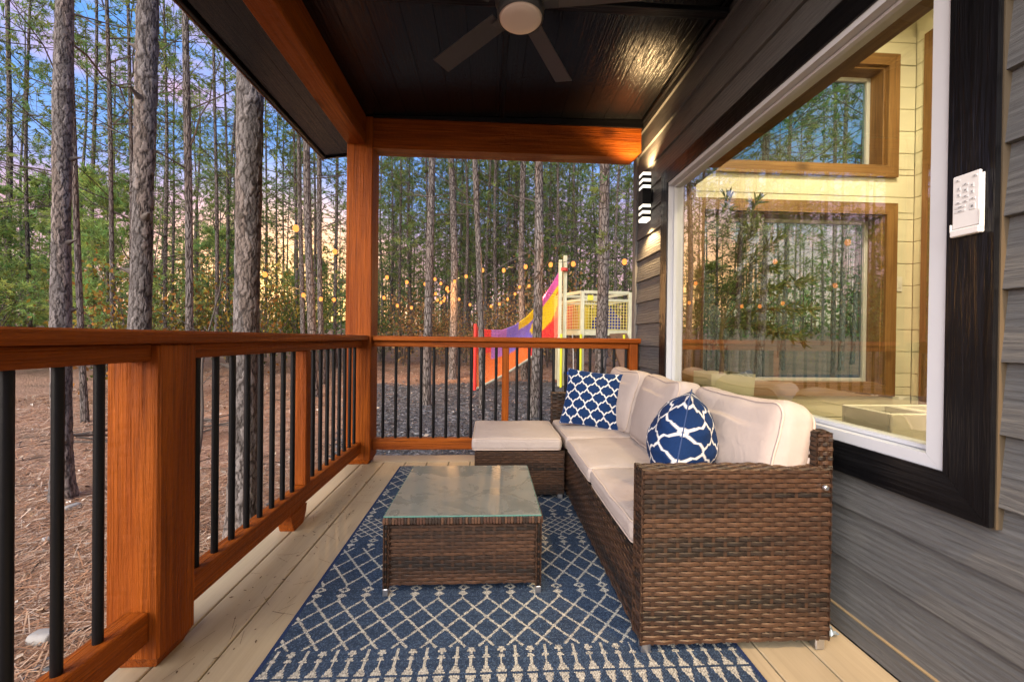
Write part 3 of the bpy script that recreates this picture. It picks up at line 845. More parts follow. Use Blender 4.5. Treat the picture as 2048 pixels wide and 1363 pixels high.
for (fx, fy) in ((SX0 + 0.008, SY0 + 0.01), (SX1 - 0.05, SY0 + 0.01), (SX0 + 0.008, SY1 - 0.045), (SX1 - 0.05, SY1 - 0.045)):
    box('foot', fx, fx + 0.03, fy, fy + 0.03, 0.0075 if fx < 0.7 else 0.0015, 0.04, CHROME, sofa, 0.003)
V, F = tube_geo([(SX1 - 0.036, SY0 + 0.002, 0.512), (SX1 - 0.036, SY0 - 0.004, 0.512), (SX1 - 0.036, SY0 - 0.007, 0.512)], [0.009, 0.009, 0.006], 10)
mk('bolt', V, F, CHROME, sofa, smooth=True)
seat_y = [(1.292, 1.862), (1.866, 2.432), (2.436, 2.995)]
for k, (a0, a1) in enumerate(seat_y):
    cushion('seat_cushion', (0.465 + 0.285, (a0 + a1) / 2, 0.332), (0.575, a1 - a0 - 0.004, 0.075), sofa, None, 0.026, 0.016, 0.006, 11 + k, 26)
back = [((0.955, 1.535, 0.555), 0.47, 0.57, -0.26, 0.03), ((0.945, 2.185, 0.560), 0.46, 0.55, -0.28, -0.05), ((0.930, 2.735, 0.560), 0.46, 0.50, -0.26, 0.08)]
for k, (c, hh, ww, tilt, yw_) in enumerate(back):
    cushion('back_cushion', c, (0.135, ww, hh - 0.045), sofa, Euler((0.0, -tilt * 0.95, yw_)), 0.045, 0.036, 0.022, 31 + k, 30, 0, 0.018, 0.25)

# ottoman -----------------------------------------------------------
otto = empty('ottoman', (0.17, 2.66, 0), 'square brown wicker ottoman with beige cushion beside the sofa\'s far end', 'ottoman')
woven_block('base', -0.082, 0.452, 2.415, 2.93, 0.035, 0.298, otto, '-x-y+x', 50, 0.0145)
cushion('seat_cushion', (0.168, 2.665, 0.338), (0.535, 0.53, 0.072), otto, None, 0.022, 0.014, 0.004, 5, 26)
for fx in (-0.075, 0.415):
    for fy in (2.425, 2.885): box('foot', fx, fx + 0.03, fy, fy + 0.03, 0.0075, 0.04, CHROME, otto, 0.003)

# coffee table ------------------------------------------------------
table = empty('coffee_table', (-0.09, 1.83, 0), 'low square brown wicker coffee table with dusty glass top on the rug', 'table')
TX0, TX1, TYA, TYB = -0.385, 0.203, 1.522, 2.125
woven_block('base', TX0 + 0.02, TX1 - 0.02, TYA + 0.008, TYB - 0.01, 0.04, 0.270, table, '-x+x-y+y', 60, 0.0135)
for (lx, ly) in ((TX0, TYA), (TX1 - 0.022, TYA), (TX0, TYB - 0.022), (TX1 - 0.022, TYB - 0.022)):
    woven_block('leg', lx, lx + 0.022, ly, ly + 0.022, 0.03, 0.272, table, '-x+x-y+y', int(lx * 50 + ly * 90) + 300, 0.014, 0.003)
    box('foot', lx + 0.001, lx + 0.021, ly + 0.001, ly + 0.021, 0.0075, 0.034, CHROME, table, 0.002)
g = Geo()
ed = 0.028
for (a0, b0, a1, b1) in ((TX0 - 0.002, TYA - 0.002, TX1 + 0.002, TYA + ed), (TX0 - 0.002, TYB - ed, TX1 + 0.002, TYB + 0.002), (TX0 - 0.002, TYA + ed, TX0 + ed, TYB - ed), (TX1 - ed, TYA + ed, TX1 + 0.002, TYB - ed)):
    g.box(a0, a1, b0, b1, 0.2735, 0.296, col=(0.030, 0.018, 0.012), b=0.008)
r_ = np.random.default_rng(5)
def wraps(ax, fixed, a0, a1):
    q = a0
    while q < a1:
        wdt = 0.010
        if ax == 0: g.box(q, q + wdt, fixed - 0.0035, fixed + 0.004, 0.2725, 0.2972, col=np.array([(0.028, 0.017, 0.012), (0.07, 0.032, 0.02), (0.10, 0.05, 0.028)])[r_.integers(0, 3)], b=0.002)
        else: g.box(fixed - 0.004, fixed + 0.0035, q, q + wdt, 0.2725, 0.2972, col=np.array([(0.028, 0.017, 0.012), (0.07, 0.032, 0.02), (0.10, 0.05, 0.028)])[r_.integers(0, 3)], b=0.002)
        q += wdt + 0.0012
wraps(0, TYA, TX0, TX1 - 0.008); wraps(1, TX1, TYA, TYB - 0.008)
g.make('top_frame', WICK, table, tint=True)
mg = Mat('dusty_grey_glass')
v_ = mg.coords((1, 1, 1)); d1 = mg.noise(v_, 5, 6, 0.65, 1.2); d2 = mg.noise(mg.coords((2.2, 9, 2)), 2.2, 5, 0.6, 3.0)
cg = mg.ramp(d1, [(0.3, (0.12, 0.128, 0.112)), (0.6, (0.165, 0.172, 0.152)), (0.85, (0.22, 0.226, 0.205))])
cg = mg.mix(mg.ramp(d2, [(0.62, (0, 0, 0)), (0.69, (0.7,) * 3)]), cg, (0.05, 0.056, 0.052))
mg.base(cg).rough(mg.ramp(d1, [(0.3, (0.16,) * 3), (0.75, (0.42,) * 3)]), 0.35)
box('glass_top', TX0 + 0.004, TX1 - 0.004, TYA + 0.004, TYB - 0.004, 0.2975, 0.3030, mg.m, table, 0.001)
frame_g = plain('green_glass_edge', (0.08, 0.20, 0.17), 0.15)
for a in ((TX0 + 0.002, TX1 - 0.002, TYA + 0.0015, TYA + 0.0038), (TX0 + 0.0015, TX0 + 0.0038, TYA + 0.004, TYB - 0.004), (TX1 - 0.0038, TX1 - 0.0015, TYA + 0.004, TYB - 0.004)):
    box('glass_edge', a[0], a[1], a[2], a[3], 0.2976, 0.3026, frame_g, table, 0.0005)

# throw pillows -----------------------------------------------------
def trellis(u, v, per=0.086, w=0.0040):
    """Moroccan trellis: lantern tiles on a diamond grid, S-stepped thin white outlines"""
    x = u / per; y = v / (per * 1.28)
    x = np.abs(x - np.round(x)); y = np.abs(y - np.round(y))
    t = np.clip(x - y + 0.5, 0, 1)
    S_ = np.tanh(-4.0 * np.sin(2 * PI * t))
    return np.abs(x + y - 0.5 - 0.062 * S_) * per * 0.80 < w
def throw_pillow(name, c, M3, S, T, label, seed, pinch=0.07):
    n = 130
    t = np.linspace(-1, 1, n)
    U, Vv = np.meshgrid(t, t, indexing='ij')
    prof = np.clip(1 - np.abs(U) ** 2.2, 0, 1) ** 0.75 * np.clip(1 - np.abs(Vv) ** 2.2, 0, 1) ** 0.75
    X = U * S / 2 * (1 - pinch * (1 - Vv ** 2) * np.abs(U) ** 2); Y = Vv * S / 2 * (1 - pinch * (1 - U ** 2) * np.abs(Vv) ** 2)
    wr = np.array([[mnoise.noise(Vector((U[i, j] * 2.4 + seed, Vv[i, j] * 2.4, seed * 1.7))) for j in range(n)] for i in range(n)])
    rad = np.sin(np.arctan2(Vv, U) * 14 + wr * 5) * np.clip(np.hypot(U, Vv) - 0.55, 0, 1) * 0.006
    Vs, Fs, Cs = [], [], []
    for s in (1, -1):
        Z = s * (T / 2 * prof + (wr * 0.012 + rad) * np.clip(prof * 2.5, 0, 1))
        Vs.append(np.stack([X, Y, Z], -1).reshape(-1, 3))
        i, j = np.meshgrid(np.arange(n - 1), np.arange(n - 1), indexing='ij')
        Q = np.stack([i * n + j, (i + 1) * n + j, (i + 1) * n + j + 1, i * n + j + 1], -1).reshape(-1, 4) + (0 if s > 0 else n * n)
        Fs.append(Q if s > 0 else Q[:, ::-1])
        L = trellis(X + 0.01 * seed, Y)
        col = np.where(L[..., None], np.array([0.70, 0.68, 0.66]), np.array([0.006, 0.027, 0.098]))
        Cs.append(col.reshape(-1, 3))
    V = np.concatenate(Vs) @ np.array(M3).T + np.array(c)
    root = empty(name, c, label, 'pillow', 'blue trellis throw pillows')
    mk('cover', V, [np.concatenate(Fs)], PILLOWM, root, org=c, smooth=True, vcol=np.concatenate(Cs))
    e = np.linspace(-1, 1, 40)
    loop = np.concatenate([np.stack([e, -np.ones(40)], 1), np.stack([np.ones(40), e], 1)[1:], np.stack([-e, np.ones(40)], 1)[1:], np.stack([-np.ones(40), -e], 1)[1:]])
    lx = loop[:, 0] * S / 2 * (1 - pinch * (1 - loop[:, 1] ** 2)); ly = loop[:, 1] * S / 2 * (1 - pinch * (1 - loop[:, 0] ** 2))
    P = np.stack([lx, ly, np.zeros(len(lx))], 1) @ np.array(M3).T + np.array(c)
    Vt, Ft = tube_geo(P, 0.0024, 6, False)
    mk('seam', Vt, Ft, plain('navy_seam', (0.03, 0.06, 0.16), 0.8), root, smooth=True, org=c)
    return root
PILLOWM = tint_mat('navy_trellis_cotton', 0.85, 0.2, (300, 0.08))
def basis(nrm, up):
    n_ = Vector(nrm).normalized(); u_ = Vector(up); x_ = u_.cross(n_).normalized(); y_ = n_.cross(x_).normalized()
    return [[x_[0], y_[0], n_[0]], [x_[1], y_[1], n_[1]], [x_[2], y_[2], n_[2]]]
throw_pillow('throw_pillow', (0.690, 2.72, 0.562), basis((-0.38, -0.86, 0.33), (0.20, 0.25, 1.0)), 0.385, 0.125, 'navy trellis throw pillow propped at the sofa\'s far end, showing its flat face', 3)
throw_pillow('throw_pillow', (0.752, 1.56, 0.570), basis((-0.86, 0.46, 0.16), (0.16, 0.0, 0.98)), 0.395, 0.25, 'navy trellis throw pillow seen edge-on against the nearest back cushion', 8, 0.09)

# ------------------------------------------------------------------ wall lights (lit)
WARM = (1.0, 0.64, 0.29)
LAMPW = emit_mat('lit_acrylic', (1.0, 0.88, 0.70), 1.0)
def sconce(y0, y1, zt, zb, label, power):
    s = empty('wall_sconce', (1.14, (y0 + y1) / 2, zb), label, 'wall light', 'black and white wall lights')
    xa, xb = 1.098, 1.163
    H_ = zt - zb
    for nm, za, zc in (('upper', zb + H_ * 0.60, zt), ('lower', zb, zb + H_ * 0.40)):
        step = (zc - za) / 6.0
        for q in range(6):
            lit = (q % 2 == 1) if nm == 'upper' else (q % 2 == 0)
            a_, b_ = za + q * step, za + (q + 1) * step
            ins = 0.003 if lit else 0.0
            box('lit_slat' if lit else 'black_fin', xa + ins, xb - ins, y0 + ins, y1 - ins, a_ + 0.0004, b_ - 0.0004, LAMPW if lit else METAL_BLACK, s, 0.001)
    box('body', xa, xb, y0, y1, zb + H_ * 0.4005, zb + H_ * 0.5995, METAL_BLACK, s, 0.002)
    box('arm', xb + 0.0005, 1.178, (y0 + y1) / 2 - 0.02, (y0 + y1) / 2 + 0.02, zb + H_ * 0.44, zb + H_ * 0.56, METAL_BLACK, s, 0.002)
    box('wall_plate', 1.1695, 1.1755, (y0 + y1) / 2 - 0.045, (y0 + y1) / 2 + 0.045, zb + H_ * 0.36, zb + H_ * 0.64, METAL_BLACK, s, 0.002)
    for up in (1, -1):
        L = bpy.data.lights.new('sconce_beam', 'SPOT'); L.energy = power; L.color = WARM
        L.spot_size = math.radians(128); L.spot_blend = 0.7; L.shadow_soft_size = 0.02
        lo = bpy.data.objects.new('sconce_beam', L); COL.objects.link(lo)
        reg(lo, ((xa + xb) / 2 - 0.01, (y0 + y1) / 2, (zt + 0.03) if up > 0 else (zb - 0.03)), s)
        lo.rotation_euler = (PI, 0, 0) if up > 0 else (0, 0, 0)
    return s
sconce(2.935, 3.02, 2.185, 1.835, 'lit black wall light with white slats beside the window\'s far edge', 17)
sconce(0.05, 0.135, 2.185, 1.835, 'lit black wall light on the siding nearer than the big window', 75)

# ------------------------------------------------------------------ ceiling fan
FX, FY_, FZ = 0.122, 1.855, 2.405
fan = empty('ceiling_fan', (FX, FY_, FZ - 0.03), 'black ceiling fan with round white light under the porch roof', 'ceiling fan')
FANB = plain('matte_black_fan', (0.062, 0.062, 0.064), 0.45, 0, 0.4)
t = np.linspace(0, 2 * PI, 41)[:-1]
def lathe(name, prof, mat, parent, n=40, smooth=True):
    P = np.array(prof, float); k = len(P)
    a = np.arange(n) * 2 * PI / n
    V = np.stack([FX + P[:, None, 0] * np.cos(a), FY_ + P[:, None, 0] * np.sin(a), np.repeat(P[:, 1:2], n, 1)], -1).reshape(-1, 3)
    i = np.arange(k - 1)[:, None] * n; j = np.arange(n)[None, :]; j2 = (j + 1) % n
    Q = np.stack([i + j, i + j2, i + n + j2, i + n + j], -1).reshape(-1, 4)
    return mk(name, V, [Q], mat, parent, smooth=smooth)
lathe('motor_housing', [(0.001, 2.44), (0.06, 2.44), (0.105, 2.45), (0.115, 2.47), (0.115, 2.51), (0.08, 2.53), (0.001, 2.53)][::-1], FANB, fan)
lathe('light_ring', [(0.098, 2.40), (0.104, 2.405), (0.106, 2.438), (0.098, 2.44)], FANB, fan)
lathe('light_lens', [(0.0005, 2.388), (0.05, 2.389), (0.085, 2.393), (0.096, 2.402), (0.097, 2.42)][::1], plain('opal_lens', (0.72, 0.62, 0.55), 0.45), fan)
lathe('downrod', [(0.001, 2.53), (0.012, 2.531), (0.012, 2.6), (0.06, 2.605), (0.06, 2.63)], FANB, fan)
for ang in (133, 61, -11, -83, 205):
    a = math.radians(ang); ca, sa = math.cos(a), math.sin(a)
    g = Geo(); Vb, Fb = box_geo(0.14, 0.60, -0.052, 0.052, -0.003, 0.003, 0.002)
    th = math.radians(11)
    Vb = np.stack([Vb[:, 0], Vb[:, 1] * math.cos(th) * (0.82 + 0.3 * Vb[:, 0]), Vb[:, 2] + Vb[:, 1] * math.sin(th)], -1)
    Vw = np.stack([FX + Vb[:, 0] * ca - Vb[:, 1] * sa, FY_ + Vb[:, 0] * sa + Vb[:, 1] * ca, 2.462 + Vb[:, 2]], -1)
    bl = mk('blade', Vw, Fb, FANB, fan)
    Vb, Fb = box_geo(0.085, 0.17, -0.022, 0.022, -0.010, -0.004, 0.002)
    Vw = np.stack([FX + Vb[:, 0] * ca - Vb[:, 1] * sa, FY_ + Vb[:, 0] * sa + Vb[:, 1] * ca, 2.462 + Vb[:, 2]], -1)
    mk('blade_bracket', Vw, Fb, FANB, bl)

# ------------------------------------------------------------------ remote control in its cradle on the black trim
RMY = 0.934
rm = empty('remote_control', (1.15, RMY, 1.22), 'flat white remote control in a wall cradle on the black window trim', 'remote control')
REMW = plain('ivory_plastic', (0.70, 0.68, 0.66), 0.4)
REMB = plain('grey_rubber_buttons', (0.58, 0.57, 0.56), 0.6)
box('handset', 1.146, 1.1535, RMY - 0.029, RMY + 0.029, 1.242, 1.372, REMW, rm, 0.004)
box('cradle', 1.1535, 1.1575, RMY - 0.031, RMY + 0.031, 1.225, 1.365, REMW, rm, 0.002)
box('cradle_lip', 1.142, 1.1575, RMY - 0.031, RMY + 0.031, 1.223, 1.2405, REMW, rm, 0.002)
box('cradle_tab', 1.1435, 1.153, RMY - 0.0325, RMY - 0.0295, 1.235, 1.28, REMW, rm, 0.001)
box('cradle_tab', 1.1435, 1.153, RMY + 0.0295, RMY + 0.0325, 1.235, 1.255, REMW, rm, 0.001)
MARK = plain('dark_button_marks', (0.16, 0.16, 0.17), 0.6)
def btn(y, z, w, h):
    o = box('button', 1.1448, 1.1462, y - w / 2, y + w / 2, z - h / 2, z + h / 2, REMB, rm, 0.0008)
    box('button_mark', 1.1443, 1.1449, y - w * 0.18, y + w * 0.18, z - h * 0.16, z + h * 0.16, MARK, o, 0.0002)
for (y, z, w, h) in ((0.944, 1.380, 0.010, 0.006), (0.985, 1.380, 0.010, 0.006), (0.966, 1.366, 0.012, 0.006), (0.966, 1.352, 0.010, 0.010), (0.966, 1.337, 0.012, 0.006),
                     (0.982, 1.359, 0.007, 0.009), (0.982, 1.344, 0.007, 0.009), (0.950, 1.359, 0.007, 0.009), (0.950, 1.344, 0.007, 0.009),
                     (0.983, 1.325, 0.012, 0.006), (0.966, 1.325, 0.012, 0.006), (0.949, 1.327, 0.012, 0.006), (0.978, 1.314, 0.022, 0.006), (0.978, 1.304, 0.022, 0.006), (0.949, 1.309, 0.012, 0.016)):
    btn((y - 0.9655) * 0.88 + RMY, z - 0.02, w, h)

# small things on the deck --------------------------------------------
for (lx, ly, sz) in ((-0.93, 1.9, .008), (-0.82, 1.72, .007), (-0.88, 1.55, .009), (-0.75, 1.95, .006), (-0.70, 1.42, .007), (-0.9, 2.35, .006), (-0.78, 1.3, .008), (-0.85, 2.65, .006)):
    pass
LEAF = plain('dry_leaf', (0.10, 0.06, 0.03), 0.8)
g = Geo()
for k in range(120):
    lx, ly = -0.72 - 0.22 * rng.random(), 1.1 + 2.0 * rng.random()
    a, s_ = rng.random() * 6.3, 0.003 + 0.007 * rng.random() ** 2
    ca, sa = math.cos(a) * s_, math.sin(a) * s_
    g.add([(lx - ca, ly - sa, 0.0015), (lx + sa * .4, ly - ca * .4, 0.003), (lx + ca, ly + sa, 0.0018), (lx - sa * .4, ly + ca * .4, 0.0012)], [np.array([[0, 1, 2, 3]])])
for k in range(60):
    lx, ly = -0.68 - 0.26 * rng.random(), 1.0 + 2.1 * rng.random()
    a, s_ = rng.random() * 6.3, 0.02 + 0.025 * rng.random()
    ca, sa = math.cos(a), math.sin(a)
    g.add([(lx - ca * s_ - sa * .0006, ly - sa * s_ + ca * .0006, 0.002), (lx - ca * s_ + sa * .0006, ly - sa * s_ - ca * .0006, 0.002), (lx + ca * s_ + sa * .0006, ly + sa * s_ - ca * .0006, 0.003), (lx + ca * s_ - sa * .0006, ly + sa * s_ + ca * .0006, 0.003)], [np.array([[0, 1, 2, 3]])])
lf = g.make('leaf_litter', LEAF); tag(lf, 'tiny brown leaf crumbs scattered on the deck boards', 'leaf litter', kind='stuff')
# crumpled clear wrapper behind the sofa arm
g = Geo(); tt = np.linspace(-1, 1, 9); A, B = np.meshgrid(tt, tt, indexing='ij'); rr = np.random.default_rng(3)
Z = 0.012 * rr.random(A.shape) + 0.03 * (1 - A ** 2) * (1 - B ** 2) * (0.6 + 0.8 * rr.random(A.shape))
Vc = np.stack([1.115 + A * 0.030, 1.30 + B * 0.035, 0.004 + Z], -1).reshape(-1, 3)
i, j = np.meshgrid(np.arange(8), np.arange(8), indexing='ij')
Qc = np.stack([i * 9 + j, (i + 1) * 9 + j, (i + 1) * 9 + j + 1, i * 9 + j + 1], -1).reshape(-1, 4)
wrp = mk('plastic_wrapper', Vc, [Qc], plain('crumpled_film', (0.28, 0.33, 0.36), 0.12, 0.3), smooth=False)
tag(wrp, 'crumpled clear plastic wrapper on the deck behind the sofa arm', 'wrapper')

# ------------------------------------------------------------------ things inside the room
PLW = plain('white_ceramic', (0.62, 0.60, 0.55), 0.35)
def square_pot(name, cx, cy, z0, z1, w0, w1, label, cat, mat, soil=True):
    p = empty(name, (cx, cy, z0), label, cat)
    g = Geo()
    def ring(w, z): return [(cx - w, cy - w, z), (cx + w, cy - w, z), (cx + w, cy + w, z), (cx - w, cy + w, z)]
    V = ring(w0, z0) + ring(w1, z1) + ring(w1 - 0.018, z1) + ring(w1 - 0.03, z1 - 0.06)
    F = []
    for r0 in (0, 4, 8):
        for q in range(4): F.append([r0 + q, r0 + (q + 1) % 4, r0 + 4 + (q + 1) % 4, r0 + 4 + q])
    F.append([3, 2, 1, 0]); mk('pot', V, [np.array(F)], mat, p, org=(cx, cy, z0))
    if soil:
        w = w1 - 0.028
        mk('soil', [(cx - w, cy - w, z1 - 0.055), (cx + w, cy - w, z1 - 0.055), (cx + w, cy + w, z1 - 0.055), (cx - w, cy + w, z1 - 0.055)], [np.array([[0, 1, 2, 3]])], plain('potting_soil', (0.03, 0.022, 0.015), 0.9, bump=(60, 0.6)), p)
    return p
OX, OY = 1.66, 2.86
square_pot('square_planter', OX, OY, 0.001, 0.735, 0.12, 0.155, 'tall pale square planter indoors behind the far end of the sofa', 'planter', plain('sage_planter', (0.46, 0.47, 0.36), 0.4))
olive = empty('olive_tree', (OX, OY, 0.68), 'small potted olive tree with slender leaves inside the picture window', 'potted tree')
g = Geo(); gl_ = Geo()
ro = np.random.default_rng(12)
OB = plain('olive_bark', (0.17, 0.125, 0.08), 0.8, bump=(40, 0.4))
trunk = [(OX, OY, 0.68), (OX + 0.01, OY, 0.85), (OX - 0.005, OY - 0.005, 1.0), (OX + 0.01, OY, 1.12)]
Vt, Ft = tube_geo(trunk, [0.017, 0.015, 0.014, 0.012], 8); mk('trunk', Vt, Ft, OB, olive, smooth=True)
def leaf(p, d, L, w, c):
    d = d / np.linalg.norm(d); s = np.cross(d, ro.normal(size=3)); s /= np.linalg.norm(s); n_ = np.cross(s, d)
    q = [p, p + d * L * 0.35 + s * w + n_ * 0.004, p + d * L * 0.75 + s * w * 0.7, p + d * L - n_ * 0.006, p + d * L * 0.75 - s * w * 0.7, p + d * L * 0.35 - s * w + n_ * 0.004]
    gl_.add(q, [np.array([[0, 1, 2, 3], [0, 3, 4, 5]])], c)
tips = [(-0.10, -0.02, 1.50), (0.02, 0.03, 1.85), (0.16, -0.12, 1.92), (0.05, -0.1, 1.62), (0.26, -0.20, 1.65), (0.34, -0.12, 1.48), (0.42, -0.25, 1.36), (0.46, -0.22, 1.18), (0.30, -0.2, 1.02), (0.36, -0.3, 0.98), (-0.06, 0.05, 1.72), (0.14, 0.0, 1.4), (0.22, -0.05, 1.8), (-0.02, -0.08, 1.95), (0.1, -0.2, 1.75)]
for tx, ty, tz in tips:
    p0 = np.array([OX + 0.005, OY, 1.02 + 0.1 * ro.random()]); p3 = np.array([OX + tx, OY + ty, tz])
    p1 = p0 + np.array([tx * 0.15, ty * 0.15, (tz - 1.05) * 0.45 + 0.12]); s_ = np.linspace(0, 1, 14)[:, None]
    P = (1 - s_) ** 2 * p0 + 2 * s_ * (1 - s_) * p1 + s_ ** 2 * p3
    Vt, Ft = tube_geo(P, np.linspace(0.007, 0.002, 14), 5); g.add(Vt, Ft)
    T = np.gradient(P, axis=0)
    for k in range(4, 14):
        for _ in range(10):
            d = T[k] / np.linalg.norm(T[k]) * 0.7 + ro.normal(size=3) * 0.55
            sh = 0.7 + 0.6 * ro.random()
            leaf(P[k] + ro.normal(size=3) * 0.008, d, 0.055 + 0.035 * ro.random(), 0.0085, np.array([0.13, 0.165, 0.05]) * sh)
g.make('branches', OB, olive, smooth=True)
gl_.make('foliage', tint_mat('olive_leaves', 0.5, 0.4, None, 1, 0.25), olive, tint=True)
# white double-basin bench box by the right of the window
bb = empty('white_trough', (2.35, 2.15, 0), 'white rectangular trough with two openings indoors at the window\'s right', 'trough')
g = Geo()
bx0_, bx1_, by0_, by1_, bz0_, bz1_ = 2.05, 2.60, 1.98, 2.28, 0.001, 0.60
for a in ((bx0_, bx1_, by0_, by0_ + 0.02), (bx0_, bx1_, by1_ - 0.02, by1_), (bx0_, bx0_ + 0.02, by0_ + 0.0205, by1_ - 0.0205), (bx1_ - 0.02, bx1_, by0_ + 0.0205, by1_ - 0.0205), ((bx0_ + bx1_) / 2 - 0.03, (bx0_ + bx1_) / 2 + 0.03, by0_ + 0.0205, by1_ - 0.0205)):
    g.box(a[0], a[1], a[2], a[3], bz0_, bz1_, b=0.006)
g.make('shell', PLW, bb)
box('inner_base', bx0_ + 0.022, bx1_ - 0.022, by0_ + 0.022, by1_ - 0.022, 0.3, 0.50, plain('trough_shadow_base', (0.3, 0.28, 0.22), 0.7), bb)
sw = empty('light_switch', (3.30, 3.148, 1.40), 'cream light switch on the indoor end wall right of the window', 'switch')
box('plate', 3.275, 3.325, 3.142, 3.1495, 1.375, 1.495, REMW, sw, 0.002)
box('rocker', 3.29, 3.31, 3.138, 3.1415, 1.405, 1.465, REMW, sw, 0.001)
# lit ceiling lights in the room
for k, (lx, ly, pw_) in enumerate(((2.5, 1.9, 60), (2.45, 0.3, 55))):
    L0 = empty('room_ceiling_light', (lx, ly, 3.52), 'round lit ceiling light inside the cabin, ' + ('nearer the end windows' if k == 0 else 'deeper in the room'), 'ceiling light', 'cabin ceiling lights')
    tt = np.arange(32) * 2 * PI / 32
    V = [(lx + 0.16 * math.cos(a), ly + 0.16 * math.sin(a), 3.55) for a in tt] + [(lx + 0.16 * math.cos(a), ly + 0.16 * math.sin(a), 3.598) for a in tt]
    F1 = np.array([[q, (q + 1) % 32, 32 + (q + 1) % 32, 32 + q] for q in range(32)])
    mk('rim', V, [F1], PLW, L0)
    V = [(lx + 0.155 * math.cos(a), ly + 0.155 * math.sin(a), 3.552) for a in tt] + [(lx, ly, 3.545)]
    mk('lit_disc', V, [np.array([[(q + 1) % 32, q, 32] for q in range(32)])], emit_mat('lit_disc', (1.0, 0.86, 0.6), 6), L0)
    L = bpy.data.lights.new('room_light', 'AREA'); L.shape = 'DISK'; L.size = 0.3; L.energy = pw_ * 0.62; L.color = (1.0, 0.82, 0.56)
    lo = bpy.data.objects.new('room_light', L); COL.objects.link(lo); reg(lo, (lx, ly, 3.53), L0)
# ------------------------------------------------------------------ trees
def bark_mat():
    m = Mat('pine_bark')
    v = m.coords((1, 1, 0.22)); vo = m.n('TexVoronoi', feature='DISTANCE_TO_EDGE'); vo.inputs['Scale'].default_value = 26
    nz_ = m.n('TexNoise'); nz_.inputs['Scale'].default_value = 9; nz_.inputs['Detail'].default_value = 4; m.l(v, nz_.inputs['Vector'])
    vm = m.n('VectorMath', operation='ADD'); sc_ = m.n('VectorMath', operation='SCALE'); sc_.inputs['Scale'].default_value = 0.09
    m.l(nz_.outputs['Color'], sc_.inputs[0]); m.l(v, vm.inputs[0]); m.l(sc_.outputs[0], vm.inputs[1]); m.l(vm.outputs[0], vo.inputs['Vector'])
    f = m.noise(m.coords((1, 1, 0.3)), 55, 3, 0.65); lo = m.noise(m.coords((1, 1, 0.4)), 3.0, 3)
    plate = m.ramp(f, [(0.25, (0.10, 0.086, 0.076)), (0.55, (0.195, 0.172, 0.156)), (0.8, (0.30, 0.275, 0.26))])
    plate = m.mix(m.ramp(lo, [(0.45, (0, 0, 0)), (0.7, (0.5,) * 3)]), plate, (0.15, 0.095, 0.07))
    crack = m.ramp(vo.outputs['Distance'], [(0.0, (1,) * 3), (0.12, (0,) * 3)])
    m.base(m.mix(crack, plate, (0.030, 0.023, 0.018))).rough(0.95, 0.1)
    h = m.math('ADD', m.math('MINIMUM', m.math('MULTIPLY', vo.outputs['Distance'], 5.0), 0.8), m.math('MULTIPLY', f, 0.5))
    m.bump(h, 1.0, 0.02); return m.m
BARK = bark_mat()
BARKV = tint_mat('near_pine_bark', 0.95, 0.1, (70, 0.8, 0.008))
TWIG = plain('grey_twig', (0.085, 0.068, 0.055), 0.9)
NEEDLE = tint_mat('pine_needles', 0.6, 0.25, None, 1, 0.48)
LEAFM = tint_mat('autumn_leaves', 0.7, 0.2, None, 1, 0.35)

